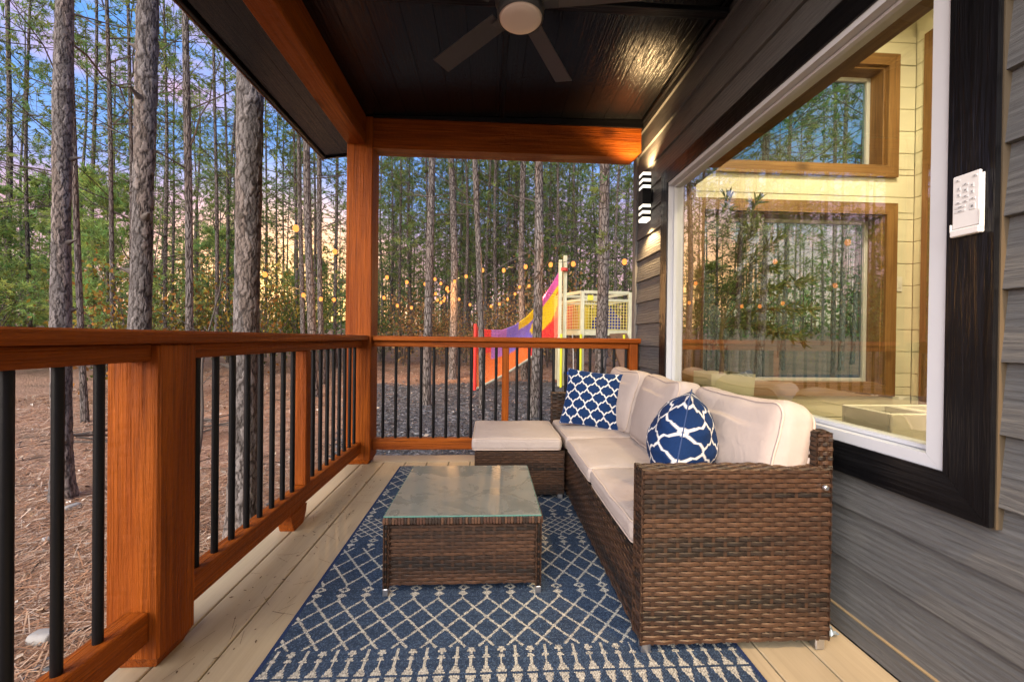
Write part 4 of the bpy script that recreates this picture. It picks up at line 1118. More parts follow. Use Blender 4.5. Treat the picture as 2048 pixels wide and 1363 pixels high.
def near_trunk(r0, H, seed):
    """trunk with real plated bark: stretched cells, raised plates, dark fissures"""
    r = np.random.default_rng(seed)
    na, nh = 120, 560
    zz = np.concatenate([np.linspace(0, 6.5, nh - 20), np.linspace(6.9, H, 20)])
    an = np.arange(na) * 2 * PI / na
    circ = 2 * PI * r0
    cu, cv = 0.030, 0.10
    ncu = max(8, int(circ / cu)); ncv = int(H / cv)
    pu = (np.arange(ncu)[:, None] + 0.5 + (r.random((ncu, ncv)) - 0.5) * 0.9 + 0.5 * (np.arange(ncv)[None] % 2)) * circ / ncu
    pv = (np.arange(ncv)[None, :] + 0.5 + (r.random((ncu, ncv)) - 0.5) * 1.0) * cv
    ph = r.random((ncu, ncv))
    U = (an / (2 * PI) * circ)[None, :].repeat(nh, 0); Vv = zz[:, None].repeat(na, 1)
    U = U + 0.009 * np.sin(Vv * 23 + U * 30) + 0.006 * np.sin(Vv * 61 + 2 + 4 * np.sin(U * 17)) + 0.003 * np.sin(Vv * 170); Vv2 = Vv + 0.014 * np.sin(U * 150 + Vv * 9)
    iu = np.floor(U / (circ / ncu)).astype(int); iv = np.floor(Vv2 / cv).astype(int)
    d1 = np.full(U.shape, 9.0); d2 = np.full(U.shape, 9.0); hh = np.zeros(U.shape)
    for du in (-1, 0, 1, -2):
        for dv in (-1, 0, 1):
            a = (iu + du) % ncu; b = np.clip(iv + dv, 0, ncv - 1)
            dx = U - pu[a, b]; dx = dx - circ * np.round(dx / circ)
            d = np.hypot(dx, (Vv2 - pv[a, b]) * 0.30)
            closer = d < d1
            d2 = np.where(closer, d1, np.minimum(d2, d)); hh = np.where(closer, ph[a, b], hh); d1 = np.where(closer, d, d1)
    edge = np.clip((d2 - d1) / 0.0085, 0, 1)
    taper = r0 * (1 - 0.55 * zz / H) * (1 + 0.85 * np.exp(-zz / 0.22))
    flare = 1 + 0.14 * np.exp(-zz / 0.3)[:, None] * np.sin(an * 5 + seed)[None]
    R = taper[:, None] * flare + (np.minimum(edge * 1.6, 1) ** 0.5 * (0.005 + 0.007 * hh) - 0.006 + 0.0015 * r.random(U.shape)) * (1 - 0.4 * zz / H)[:, None] + 0.004 * np.sin(zz * 3 + seed)[:, None]
    bend = 0.018 * np.sin(zz * 0.8 + seed)
    X = R * np.cos(an) + bend[:, None]; Y = R * np.sin(an) + 0.6 * bend[::-1][:, None] * 0
    P = np.stack([X, Y, zz[:, None].repeat(na, 1) - 0.12], -1).reshape(-1, 3)
    i = np.arange(nh - 1)[:, None] * na; j = np.arange(na)[None]; j2 = (j + 1) % na
    Q = np.stack([i + j, i + j2, i + na + j2, i + na + j], -1).reshape(-1, 4)
    rn = r.random(U.shape)
    base = np.array([0.185, 0.163, 0.152]) * (0.62 + 0.62 * hh + 0.25 * (rn - 0.5))[..., None] + np.array([0.03, 0.012, 0.0]) * (np.sin(U * 20 + Vv * 3) > 0.4)[..., None]
    col = base * edge[..., None] ** 1.2 + np.array([0.046, 0.038, 0.034]) * (1 - edge[..., None] ** 1.2)
    return P, Q, col.reshape(-1, 3)

def trunk_geo(r0, H, seed, n=12, m=22):
    r = np.random.default_rng(seed)
    z = np.concatenate([[0, 0.12, 0.3, 0.6], np.linspace(1.0, H, m - 4)])
    R = r0 * (1 - 0.72 * z / H) * (1 + 0.4 * np.exp(-z / 0.2)) * (1 + 0.04 * r.normal(size=m))
    P = np.stack([0.05 * np.sin(z * 0.5 + seed) - 0.05 * math.sin(seed), 0.05 * np.sin(z * 0.37 + seed * 2) - 0.05 * math.sin(seed * 2), z - 0.15], -1)
    return tube_geo(P, R, n)

def crown_geo(seed, H, hb, spread, limbs, per, blade, dead=14, green=1.0):
    """limbs (bark) and needle tufts; returns branches Geo, needles Geo"""
    r = np.random.default_rng(seed)
    gb_ = Geo(); tv, tf, tc_ = [], [], []; n = 0
    def limb(z0, az, L, up, sag, rad):
        s = np.linspace(0, 1, 6)
        dirv = np.array([math.cos(az), math.sin(az)])
        wob = r.normal(size=(6, 3)) * 0.04 * L * s[:, None]
        P = np.stack([dirv[0] * L * s, dirv[1] * L * s, z0 + up * L * s - sag * L * s ** 2], -1) + wob
        V_, F_ = tube_geo(P, rad * (1 - 0.85 * s) + 0.003, 4, False); gb_.add(V_, F_)
        return P
    for k in range(dead):
        z0 = 1.5 + (hb - 1.0) * r.random(); L = 0.4 + 1.7 * r.random() ** 1.5
        P = limb(z0, r.random() * 6.28, L, 0.15 + 0.5 * r.random(), 0.2 * r.random(), 0.011)
        if L > 0.9:
            q = P[3]; az = r.random() * 6.28
            e = q + np.array([math.cos(az), math.sin(az), 0.3]) * 0.4 * L
            V_, F_ = tube_geo([q, (q + e) / 2 + r.normal(size=3) * 0.03, e], [0.008, 0.006, 0.003], 3, False); gb_.add(V_, F_)
    pts, dirs = [], []
    for k in range(limbs):
        t = (k + r.random()) / limbs
        z0 = hb + (H - hb) * t
        L = spread * (1.0 - t ** 1.6) * (0.55 + 0.6 * r.random()) + 0.35
        P = limb(z0, r.random() * 6.28 + k * 2.4, L, 0.40 + 0.55 * t, 0.12, 0.013 * (1 - 0.6 * t))
        for _ in range(per):
            s = 0.28 + 0.72 * r.random() ** 0.7
            i0 = min(int(s * 5), 4); q = P[i0] + (P[i0 + 1] - P[i0]) * (s * 5 - i0)
            d = (P[-1] - P[0]) / (np.linalg.norm(P[-1] - P[0]) + 1e-6) * 0.5 + r.normal(size=3) * 0.6 + np.array([0, 0, 0.35])
            d /= np.linalg.norm(d)
            tw = q + d * (0.15 + 0.32 * r.random()) * (0.5 + 0.5 * L)
            pts.append(tw); dirs.append(d)
            if r.random() < 0.35:
                V_, F_ = tube_geo([q, (q + tw) / 2 + r.normal(size=3) * 0.02, tw], [0.006, 0.005, 0.003], 3, False); gb_.add(V_, F_)
    pts = np.array(pts); dirs = np.array(dirs); N = len(pts)
    nb = 11
    bd = dirs[:, None, :] * 0.75 + r.normal(size=(N, nb, 3)) * 0.62
    bd /= np.linalg.norm(bd, axis=2)[..., None]
    Ls = blade * (0.65 + 0.6 * r.random((N, nb, 1)))
    side = np.cross(bd, r.normal(size=(N, nb, 3))); side /= np.linalg.norm(side, axis=2)[..., None] + 1e-9
    wd = 0.011 * blade / 0.17
    base = pts[:, None, :] + r.normal(size=(N, nb, 3)) * 0.02
    a = base - side * wd; b = base + side * wd; c = base + bd * Ls + np.array([0, 0, -0.02])
    V = np.stack([a, b, c], 2).reshape(-1, 3)
    F = np.arange(len(V)).reshape(-1, 3)
    sh = (0.55 + 0.8 * r.random((N, 1, 1)))
    hue = r.random((N, 1, 1))
    col = (np.array([0.11, 0.215, 0.070]) * (1 - hue) + np.array([0.25, 0.28, 0.07]) * hue) * sh * green
    col = np.broadcast_to(col[:, :, None, :], (N, nb, 3, 3)).reshape(-1, 3)
    return gb_, V, F, col

VAR = []
for k, (hb, H, sp, li, pe, bl, dd) in enumerate(((4.6, 17, 2.0, 30, 11, 0.20, 5), (5.4, 18, 2.2, 30, 11, 0.20, 5), (3.6, 15, 1.9, 34, 14, 0.20, 4), (2.6, 13, 1.8, 36, 15, 0.20, 4), (7.0, 19, 2.4, 30, 10, 0.20, 4), (3.0, 16, 2.0, 36, 14, 0.20, 4))):
    g_, V, F, C_ = crown_geo(100 + k, H, hb, sp, li, pe, bl, dd)
    mb = mesh_data('branches', np.concatenate(g_.V), g_.F, TWIG)
    mc = mesh_data('crown', V, [F], NEEDLE, vcol=C_)
    VAR.append((mb, mc, H))
TRUNKS = []
for k in range(8):
    V, F = trunk_geo(0.08, 18, k, 10, 20)
    TRUNKS.append(mesh_data('trunk', V, F, BARK, smooth=True))

def child(o, name, data, scale=None):
    c = bpy.data.objects.new(name, data); COL.objects.link(c); c.parent = o
    if name in ('branches', 'crown', 'foliage', 'stems'): c['kind'] = 'stuff'
    if scale: c.scale = scale
    return c
def pine(x, y, r0, lx, ly, var, label, group, seed, near=False, zs=1.0):
    e = bpy.data.objects.new('pine_tree', None); COL.objects.link(e)
    e.location = (x, y, float(gz(np.array(x), np.array(y)))); e.empty_display_size = 0.2
    e.rotation_euler = (-ly, lx, 0)
    tag(e, label, 'pine tree', group)
    mb, mc, H = VAR[var]
    if near:
        P, Q, C_ = near_trunk(r0, 17, seed)
        tr = child(e, 'trunk', mesh_data('trunk', P, [Q], BARKV, smooth=True, vcol=C_))
        rs = np.random.default_rng(seed + 5)
        for q in range(9):
            a_ = rs.random() * 6.28; zz_ = 0.6 + 0.55 * q + 0.3 * rs.random(); L_ = 0.03 + 0.06 * rs.random()
            rr_ = r0 * (1 - 0.55 * zz_ / 17) - 0.01; d_ = np.array([math.cos(a_), math.sin(a_), 0.35])
            b0 = np.array([math.cos(a_) * rr_ + 0.018 * math.sin(zz_ * 0.8 + seed), math.sin(a_) * rr_, zz_ - 0.12])
            Vs_, Fs_ = tube_geo([b0, b0 + d_ * 0.03, b0 + d_ * L_ * 0.6 + rs.normal(size=3) * 0.02 * L_, b0 + d_ * L_], [0.026, 0.016, 0.011, 0.007], 7)
            child(tr, 'branch_stub', mesh_data('branch_stub', Vs_, Fs_, TWIG, smooth=True))
    else:
        s = r0 / 0.08
        child(e, 'trunk', TRUNKS[seed % 8], (s, s, H / 18 * 1.02 * zs))
    az = (seed * 2.399) % 6.28
    for nm, d in (('branches', mb), ('crown', mc)):
        c = child(e, nm, d); c.rotation_euler = (0, 0, az); c.scale = (1, 1, zs)
    return e

NEAR = [
    ('A', -3.60, 3.67, 0.064, -0.010, 0.006, 'thick grey pine trunk at far left with knots and side branches'),
    ('B', -2.33, 2.87, 0.059, -0.000, 0.006, 'thick grey pine trunk rising directly behind the nearest railing post'),
    ('C', -1.70, 2.95, 0.082, -0.003, 0.006, 'thick grey plated pine trunk close outside the railing, left of the corner post'),
]
for k, (nm, x, y, r0, lx, ly, lab) in enumerate(NEAR):
    pine(x, y, r0, lx, ly, 4, lab, None, 41 + k, True)
MID = [
    (-6.44, 6.90, 0.046, -0.049, 0.008, 'slim leaning pine partly hidden behind the far-left thick trunk'),
    (-7.84, 9.02, 0.047, -0.039, 0.008, 'slim pine between the two leftmost thick trunks, leaning left'),
    (-8.33, 9.95, 0.049, -0.014, 0.007, 'slim straight pine just left of the trunk behind the railing post'),
    (-4.60, 6.53, 0.058, -0.005, 0.006, 'medium grey pine midway between the two thick trunks left of the corner post'),
    (-7.57, 11.75, 0.054, -0.011, 0.006, 'slim pine just left of the thick plated trunk near the railing'),
    (-5.26, 11.87, 0.067, -0.011, 0.006, 'slim pine left of the pair beside the corner post'),
    (-3.87, 9.31, 0.087, -0.026, 0.007, 'pale stout pine of the pair left of the corner post'),
    (-4.42, 11.13, 0.076, -0.026, 0.007, 'darker pine touching the pale stout one left of the corner post'),
    (-5.52, 15.00, 0.072, -0.008, 0.006, 'slim pine immediately left of the corner post'),
    (-1.31, 8.64, 0.089, -0.008, 0.006, 'grey pine standing in the gravel left of the end railing\'s middle'),
    (-1.13, 12.59, 0.125, -0.024, 0.007, 'reddish pine at the gravel edge where the string lights gather'),
    (-0.14, 8.33, 0.069, -0.034, 0.008, 'slender grey pine beside the red pole of the climbing net'),
    (0.82, 7.44, 0.093, 0.002, 0.006, 'grey pine in front of the climbing net\'s middle'),
    (2.49, 9.25, 0.136, 0.029, 0.004, 'stout pine in front of the play tower'),
    (0.33, 16.99, 0.090, -0.014, 0.007, 'slim dark pine behind the net, left of centre'),
    (1.07, 12.37, 0.110, -0.018, 0.007, 'brown pine behind the climbing net\'s top edge'),
    (-4.02, 18.55, 0.073, -0.011, 0.006, 'slim pine first to the right of the corner post'),
    (-9.36, 17.65, 0.052, -0.014, 0.007, 'very thin pine to the right of the thick plated trunk'),
    (-6.69, 14.51, 0.059, -0.017, 0.007, 'thin pine against the sunset glow'),
    (-2.85, 20.79, 0.083, -0.011, 0.006, 'thin dark pine right behind the grey pine in the gravel'),
]
for k, (x, y, r0, lx, ly, lab) in enumerate(MID):
    pine(x, y, r0, lx, ly, (4, 1, 0, 4, 1, 0, 4, 1, 0, 4)[k % 10], lab, None, 60 + k)
# the rest of the stand
rr = np.random.default_rng(21)
placed = [(x, y) for _, x, y, *_ in NEAR] + [(x, y) for x, y, *_ in MID]
def stand_label(x, y):
    a, d = math.degrees(math.atan2(x, y)), math.hypot(x, y)
    far = 'front' if d < 26 else 'rear'
    if a < -38: return f'slender pine in the {far} rows of the stand at far left, beyond the thick trunks', f'slender pines far left, {far} rows'
    if a < -18: return f'slender pine in the {far} rows of the stand just left of the corner post', f'slender pines left of the corner post, {far} rows'
    if a < 4: return f'slender pine in the {far} rows behind the string lights and climbing net', f'slender pines behind the string lights, {far} rows'
    if a < 19: return f'slender pine in the {far} rows of the stand behind the play tower', f'slender pines behind the play tower, {far} rows'
    return f'slender pine in the {far} rows seen through the cabin\'s end windows', f'slender pines behind the cabin, {far} rows'
extra = [(-9.98, 19.58, .056), (-9.60, 19.75, .045), (-1.53, 21.93, .09), (1.05, 19.96, .095), (2.72, 17.78, .095), (4.02, 23.65, .099), (4.10, 19.57, .094), (5.58, 18.16, .087), (7.31, 21.80, .092), (-13.04, 12.37, .055), (-11.46, 12.52, .063), (-9.03, 11.94, .061), (-11.90, 16.06, .055), (-9.43, 15.31, .061)]
cnt = 0
def far_pine(x, y, r0, low=False):
    global cnt
    v = (int(rr.integers(0, 6)) if not low else int(rr.choice([2, 3, 5])))
    pine(x, y, r0, rr.normal() * 0.015, rr.normal() * 0.015, v, *stand_label(x, y), 200 + cnt, False, 0.85 + 0.3 * rr.random())
    placed.append((x, y)); cnt += 1
for x, y, r0 in extra: far_pine(x, y, r0)
tries = 0
while cnt < 100 and tries < 20000:
    tries += 1
    az = math.radians(rr.uniform(-60, 50)); d = 13 + 30 * rr.random() ** 0.8
    x, y = d * math.sin(az), d * math.cos(az)
    if d < 17 and az > math.radians(-12) and az < math.radians(20): continue
    if az > math.radians(20) and d < 9: continue
    if math.radians(-30) < az < math.radians(-19) and d < 40 and rr.random() < 0.55: continue     # thinner where the evening light comes through
    if min((x - a) ** 2 + (y - b) ** 2 for a, b in placed) < (1.1 + d * 0.02) ** 2: continue
    far_pine(x, y, 0.055 + 0.05 * rr.random(), d > 22)
tries = 0
while cnt < 158 and tries < 20000:
    tries += 1
    az = math.radians(rr.uniform(-17, 19)); d = 17 + 26 * rr.random() ** 0.8
    x, y = d * math.sin(az), d * math.cos(az)
    if min((x - a) ** 2 + (y - b) ** 2 for a, b in placed) < (0.9 + d * 0.012) ** 2: continue
    far_pine(x, y, 0.055 + 0.05 * rr.random(), True)
for x, y in ((4.2, 7.2), (5.8, 8.6), (3.2, 8.9), (7.6, 7.0), (6.3, 11.5), (8.8, 10.2)):
    if min((x - a) ** 2 + (y - b) ** 2 for a, b in placed) > 0.8: far_pine(x, y, 0.10, True)

# young bushy pines ---------------------------------------------------
YV = []
for k in range(3):
    g_, V, F, C_ = crown_geo(300 + k, 5.2 + k * 0.6, 0.9, 1.9, 46, 42, 0.20, 2, 1.7)
    YV.append((mesh_data('branches', np.concatenate(g_.V), g_.F, TWIG), mesh_data('crown', V, [F], NEEDLE, vcol=C_), mesh_data('trunk', *trunk_geo(0.05, 5.4 + k * 0.6, k, 8, 14), BARK, smooth=True)))
for k, (x, y, s, lab) in enumerate(((-14.2, 12.2, 0.95, 'bushy young green pine at the far left edge behind the railing'), (-16.8, 16.6, 1.05, 'bushy young green pine left of the far-left thick trunk, farther back'), (-10.3, 11.6, 0.8, 'bushy young pine between the two leftmost thick trunks'), (-12.5, 19.5, 1.0, 'bushy young pine left of the thick plated trunk, far back'), (-8.4, 19.5, 0.75, 'bushy young pine low under the sunset glow'), (-18.0, 12.0, 1.1, 'bushy young green pine farthest left, cut by the picture edge'))):
    e = empty('young_pine', (x, y, float(gz(np.array(x), np.array(y)))), lab, 'young pine', 'bushy young pines')
    b_, c_, t_ = YV[k % 3]
    for nm, d in (('trunk', t_), ('branches', b_), ('crown', c_)): child(e, nm, d)
    e.scale = (s, s, s); e.rotation_euler = (0, 0, k * 1.3)

# leafy undergrowth ---------------------------------------------------
def shrub_geo(seed, H, W, cols, n=1500, sz=0.05):
    r = np.random.default_rng(seed); gb_ = Geo(); pts = []
    for k in range(16):
        az = r.random() * 6.28; L = H * (0.6 + 0.5 * r.random())
        e = np.array([math.cos(az) * W * (0.3 + 0.7 * r.random()), math.sin(az) * W * (0.3 + 0.7 * r.random()), L])
        s = np.linspace(0, 1, 7)[:, None]; P = e * np.concatenate([s ** 1.4, s ** 1.4, s], 1) + r.normal(size=(7, 3)) * 0.03 * s
        V_, F_ = tube_geo(P, np.linspace(0.012, 0.003, 7), 4, False); gb_.add(V_, F_)
        for _ in range(n // 16):
            t = 0.3 + 0.7 * r.random(); i0 = min(int(t * 6), 5)
            pts.append(P[i0] + (P[i0 + 1] - P[i0]) * (t * 6 - i0) + r.normal(size=3) * 0.16 * (W / 0.8))
    pts = np.array(pts); N = len(pts)
    d = r.normal(size=(N, 3)); d /= np.linalg.norm(d, axis=1)[:, None]; s_ = np.cross(d, r.normal(size=(N, 3))); s_ /= np.linalg.norm(s_, axis=1)[:, None]
    L = sz * (0.6 + 0.8 * r.random((N, 1)))
    V = np.stack([pts, pts + d * L * 0.5 + s_ * L * 0.3, pts + d * L, pts + d * L * 0.5 - s_ * L * 0.3], 1).reshape(-1, 3)
    F = np.arange(4 * N).reshape(-1, 4)
    cols = np.array(cols); c = cols[r.integers(0, len(cols), N)] * (0.6 + 0.8 * r.random((N, 1)))
    return mesh_data('stems', np.concatenate(gb_.V), gb_.F, TWIG), mesh_data('foliage', V, [F], LEAFM, vcol=np.repeat(c, 4, 0))
GREENS = [(0.08, 0.13, 0.03), (0.13, 0.17, 0.04), (0.20, 0.19, 0.04)]
GOLDS = [(0.28, 0.20, 0.03), (0.20, 0.16, 0.03), (0.10, 0.12, 0.03), (0.30, 0.13, 0.03)]
BROWN = [(0.32, 0.17, 0.07), (0.24, 0.13, 0.05), (0.38, 0.24, 0.09), (0.14, 0.14, 0.05)]
SH = [shrub_geo(1, 2.6, 1.3, GREENS, 2200, 0.075), shrub_geo(2, 2.2, 1.2, GOLDS, 1500, 0.075), shrub_geo(3, 2.4, 1.3, BROWN, 1500, 0.085)]
spots = [(-7.2, 8.7, 1), (-9.4, 13.6, 1), (-8.2, 14.2, 0), (-6.7, 12.2, 1), (-6.0, 13.6, 0), (-7.6, 17.0, 0), (-5.2, 17.2, 0), (-3.2, 15.4, 2), (-1.9, 15.6, 2), (-0.6, 15.2, 2), (0.9, 15.0, 2), (2.2, 15.6, 2), (-2.4, 18.2, 2), (0.2, 18.4, 2), (3.6, 16.2, 2), (-4.4, 16.8, 0), (4.9, 15.2, 2), (-11.0, 14.6, 1), (-12.8, 11.0, 0), (6.4, 15.6, 0)]
for k, (x, y, t) in enumerate(spots):
    e = empty('shrub', (x, y, float(gz(np.array(x), np.array(y)))), ('green leafy shrub in the undergrowth between the pine trunks', 'golden autumn shrub in the undergrowth between the pine trunks', 'brown tangled brush behind the string lights')[t], 'shrub', ('green undergrowth shrubs', 'golden undergrowth shrubs', 'brown brush behind the lights')[t])
    child(e, 'stems', SH[t][0]); child(e, 'foliage', SH[t][1])
    s = 0.75 + 0.5 * rr.random(); e.scale = (s, s, s * (0.9 + 0.5 * rr.random())); e.rotation_euler = (0, 0, k * 1.1)

# the wood farther off: reads as one mass -----------------------------
r = np.random.default_rng(77)
g = Geo()
for k in range(620):
    az = math.radians(r.uniform(-64, 56)); d = r.uniform(46, 78); x, y = d * math.sin(az), d * math.cos(az)
    h = r.uniform(6, 12); q = 0.09
    z0 = 1.2
    if math.radians(-29) < az < math.radians(-22) and r.random() < 0.6: continue
    V_, F_ = tube_geo([(x, y, z0 - 1), (x, y, z0 + h)], [q, q * 0.4], 4, False); g.add(V_, F_, (0.07, 0.058, 0.05))
N = 26000
az = np.radians(r.uniform(-64, 56, N)); d = r.uniform(46, 78, N); x, y = d * np.sin(az), d * np.cos(az)
z = 1.0 + 9.5 * r.random(N) ** 1.1 * (0.75 + 0.25 * np.sin(az * 60) * np.sin(az * 23 + 1))
keep = ~((az > math.radians(-29)) & (az < math.radians(-21)) & (r.random(N) < 0.72))
pts = np.stack([x, y, z], -1)[keep]; N = len(pts)
dv = r.normal(size=(N, 3)); dv /= np.linalg.norm(dv, axis=1)[:, None]; sv = np.cross(dv, r.normal(size=(N, 3))); sv /= np.linalg.norm(sv, axis=1)[:, None]
L = 0.35 + 0.5 * r.random((N, 1))
V_ = np.stack([pts, pts + dv * L + sv * 0.16, pts + dv * L * 0.6 - sv * 0.22], 1).reshape(-1, 3)
c = np.array([0.12, 0.18, 0.06]) * (0.5 + 0.9 * r.random((N, 1)))
g.add(V_, [np.arange(3 * N).reshape(-1, 3)], np.repeat(c, 3, 0))
fw = g.make('far_woods', tint_mat('far_woods', 0.8, 0.1, None, 1, 0.3), tint=True, org=(0, 60, 0))
tag(fw, 'distant pine wood closing the view behind the stand', 'woods', kind='stuff')

# ------------------------------------------------------------------ ground litter
NSEED = np.random.default_rng(8)
def scatter_needles(N, x0, x1, y0, y1, Lm, wd):
    x = NSEED.uniform(x0, x1, N); y = NSEED.uniform(y0, y1, N)
    keep = (gravel_mask(x, y) + 0.25 * NSEED.normal(size=N) < 0.5) & ~((x > -1.16) & (y < 3.42))
    x, y = x[keep], y[keep]; n = len(x)
    z = gz(x, y) + 0.006 + 0.016 * NSEED.random(n)
    a = NSEED.random(n) * PI; L = Lm * (0.5 + NSEED.random(n)); t = NSEED.normal(size=n) * 0.10
    dx, dy = np.cos(a) * L / 2, np.sin(a) * L / 2
    px, py = -np.sin(a) * wd, np.cos(a) * wd
    V = np.stack([np.stack([x - dx - px, y - dy - py, z - t * L], -1), np.stack([x + dx - px, y + dy - py, z + t * L], -1), np.stack([x + dx + px, y + dy + py, z + t * L + wd * .3], -1), np.stack([x - dx + px, y - dy + py, z - t * L + wd * .3], -1)], 1).reshape(-1, 3)
    pal = np.array([(0.40, 0.21, 0.115), (0.30, 0.155, 0.085), (0.46, 0.29, 0.18), (0.21, 0.12, 0.075), (0.50, 0.37, 0.27)])
    c = pal[NSEED.integers(0, 5, n)] * (0.7 + 0.6 * NSEED.random((n, 1)))
    return V, np.arange(4 * n).reshape(-1, 4), np.repeat(c, 4, 0)
g = Geo()
for a in ((30000, -4.8, -1.15, 0.2, 4.5, 0.13, 0.0016), (26000, -9, -1.15, 1.5, 10, 0.16, 0.003), (20000, -9, 5, 8, 17, 0.22, 0.006)):
    V_, F_, C_ = scatter_needles(*a); g.add(V_, [F_], C_)
def scatter_flecks(N, x0, x1, y0, y1, s0, s1):
    x = NSEED.uniform(x0, x1, N); y = NSEED.uniform(y0, y1, N)
    keep = ~((x > -1.16) & (y < 3.42)) & ((gravel_mask(x, y) < 0.5) | (NSEED.random(N) < 0.3)); x, y = x[keep], y[keep]; n = len(x)
    z = gz(x, y) + 0.018 + 0.015 * NSEED.random(n); s_ = (s0 + (s1 - s0) * NSEED.random(n) ** 2)[:, None]
    d1 = NSEED.normal(size=(n, 3)) * (1, 1, 0.35); d1 /= np.linalg.norm(d1, axis=1)[:, None]; d2 = np.cross(d1, NSEED.normal(size=(n, 3)) * 0.3 + (0, 0, 1)); d2 /= np.linalg.norm(d2, axis=1)[:, None]
    p = np.stack([x, y, z], -1)
    V = np.stack([p - d1 * s_, p - d2 * s_ * 0.45, p + d1 * s_, p + d2 * s_ * 0.5 + (0, 0, 0.004)], 1).reshape(-1, 3)
    pal = np.array([(0.46, 0.36, 0.26), (0.36, 0.24, 0.14), (0.52, 0.46, 0.38), (0.24, 0.13, 0.07)])
    return V, np.arange(4 * n).reshape(-1, 4), np.repeat(pal[NSEED.integers(0, 4, n)] * (0.6 + 0.6 * NSEED.random((n, 1))), 4, 0)
for a in ((1500, -5, -1.15, 0.2, 5, 0.012, 0.035), (2600, -9, 4, 3, 14, 0.015, 0.05)):
    V_, F_, C_ = scatter_flecks(*a); g.add(V_, [F_], C_)
for k in range(170):
    x_, y_ = rng.uniform(-7, -1.3), rng.uniform(0.3, 9); z_ = float(gz(np.array(x_), np.array(y_))) + 0.02; a_ = rng.random() * 6.28; L_ = 0.08 + 0.3 * rng.random() ** 2
    d_ = np.array([math.cos(a_), math.sin(a_), 0.05 * rng.normal()]) * L_; c_ = np.array([x_, y_, z_])
    V_, F_ = tube_geo([c_ - d_, c_ + rng.normal(size=3) * 0.012, c_ + d_], [0.006, 0.005, 0.003], 4, False); g.add(V_, F_, np.array([0.10, 0.075, 0.058]) * (0.6 + 0.8 * rng.random()))
ps = g.make('pine_straw', tint_mat('pine_straw', 0.8, 0.2), tint=True); tag(ps, 'fallen rust-brown pine needles covering the forest floor', 'pine straw', kind='stuff')
def scatter_chips(N, x0, x1, y0, y1, smin, smax):
    x = NSEED.uniform(x0, x1, N); y = NSEED.uniform(y0, y1, N)
    keep = (gravel_mask(x, y) + 0.2 * NSEED.normal(size=N) > 0.5) & ~((x > -1.14) & (y < 3.40)) & ~((x > 1.1) & (y < 3.45))
    x, y = x[keep], y[keep]; n = len(x)
    z = gz(x, y) + 0.004
    s = smin + (smax - smin) * NSEED.random(n) ** 2
    unit = np.array([(-1, -.6, 0), (1, -.5, 0), (.8, .7, 0), (-.7, .6, 0), (-.8, -.4, .35), (.75, -.4, .45), (.6, .5, .4), (-.5, .5, .3)])
    U = unit[None] * (0.7 + 0.6 * NSEED.random((n, 8, 3)))
    a = NSEED.random(n) * 6.28; ca, sa = np.cos(a)[:, None], np.sin(a)[:, None]
    X = (U[..., 0] * ca - U[..., 1] * sa) * s[:, None]; Y = (U[..., 0] * sa + U[..., 1] * ca) * s[:, None]
    tl = NSEED.normal(size=(n, 2)) * 0.35
    Z = U[..., 2] * s[:, None] * 0.9 + np.abs(tl[:, :1] * X + tl[:, 1:] * Y)
    V = np.stack([X + x[:, None], Y + y[:, None], Z + z[:, None]], -1).reshape(-1, 3)
    fq = np.array([[4, 5, 6, 7], [0, 1, 5, 4], [1, 2, 6, 5], [2, 3, 7, 6], [3, 0, 4, 7]])
    F = (fq[None] + 8 * np.arange(n)[:, None, None]).reshape(-1, 4)
    sh = NSEED.random((n, 1)); c = np.array([0.080, 0.079, 0.080]) * (0.5 + 1.6 * sh ** 2) + (NSEED.random((n, 1)) > 0.965) * 0.16
    return V, F, np.repeat(c, 8, 0)
g = Geo()
for a in ((9000, -2.3, -1.12, 0.0, 3.6, 0.010, 0.030), (16000, -2.2, 3.0, 3.4, 8, 0.010, 0.032), (9000, -3, 6, 7, 12.5, 0.015, 0.045)):
    V_, F_, C_ = scatter_chips(*a); g.add(V_, [F_], C_)
gc = g.make('gravel', tint_mat('slate_chips', 0.6, 0.4, (60, 0.3)), tint=True); tag(gc, 'dark grey slate chippings around the deck and playground', 'gravel', kind='stuff')

ROCK = plain('pale_quartz', (0.28, 0.26, 0.235), 0.7, bump=(30, 0.5), vary=0.25)
for k, (x, y, s, lab) in enumerate(((-2.02, 1.98, 0.055, 'pale palm-sized rock on the pine straw nearest the railing'), (-3.35, 3.5, 0.05, 'pale rock on the pine straw right of the far-left trunk\'s foot'), (-3.0, 2.95, 0.035, 'small pale rock below the far-left trunk'), (-3.3, 6.0, 0.06, 'whitish rock in the straw seen between the far balusters'), (-3.9, 5.2, 0.045, 'whitish stone in the straw left of the middle wooden baluster'))):
    rk = np.random.default_rng(k); V, F = rbox(np.array([1, 0.65, 0.5]), 0.45, 8); V, F = weld(V, F)
    V = V * s * (1 + 0.18 * np.sin(V * 5 + k)) ; a = k * 1.3
    V = np.stack([V[:, 0] * math.cos(a) - V[:, 1] * math.sin(a), V[:, 0] * math.sin(a) + V[:, 1] * math.cos(a), V[:, 2]], -1) + np.array([x, y, float(gz(np.array(x), np.array(y))) + s * 0.3])
    o = mk('rock', V, [F], ROCK, smooth=True); tag(o, lab, 'rock', 'loose pale rocks')
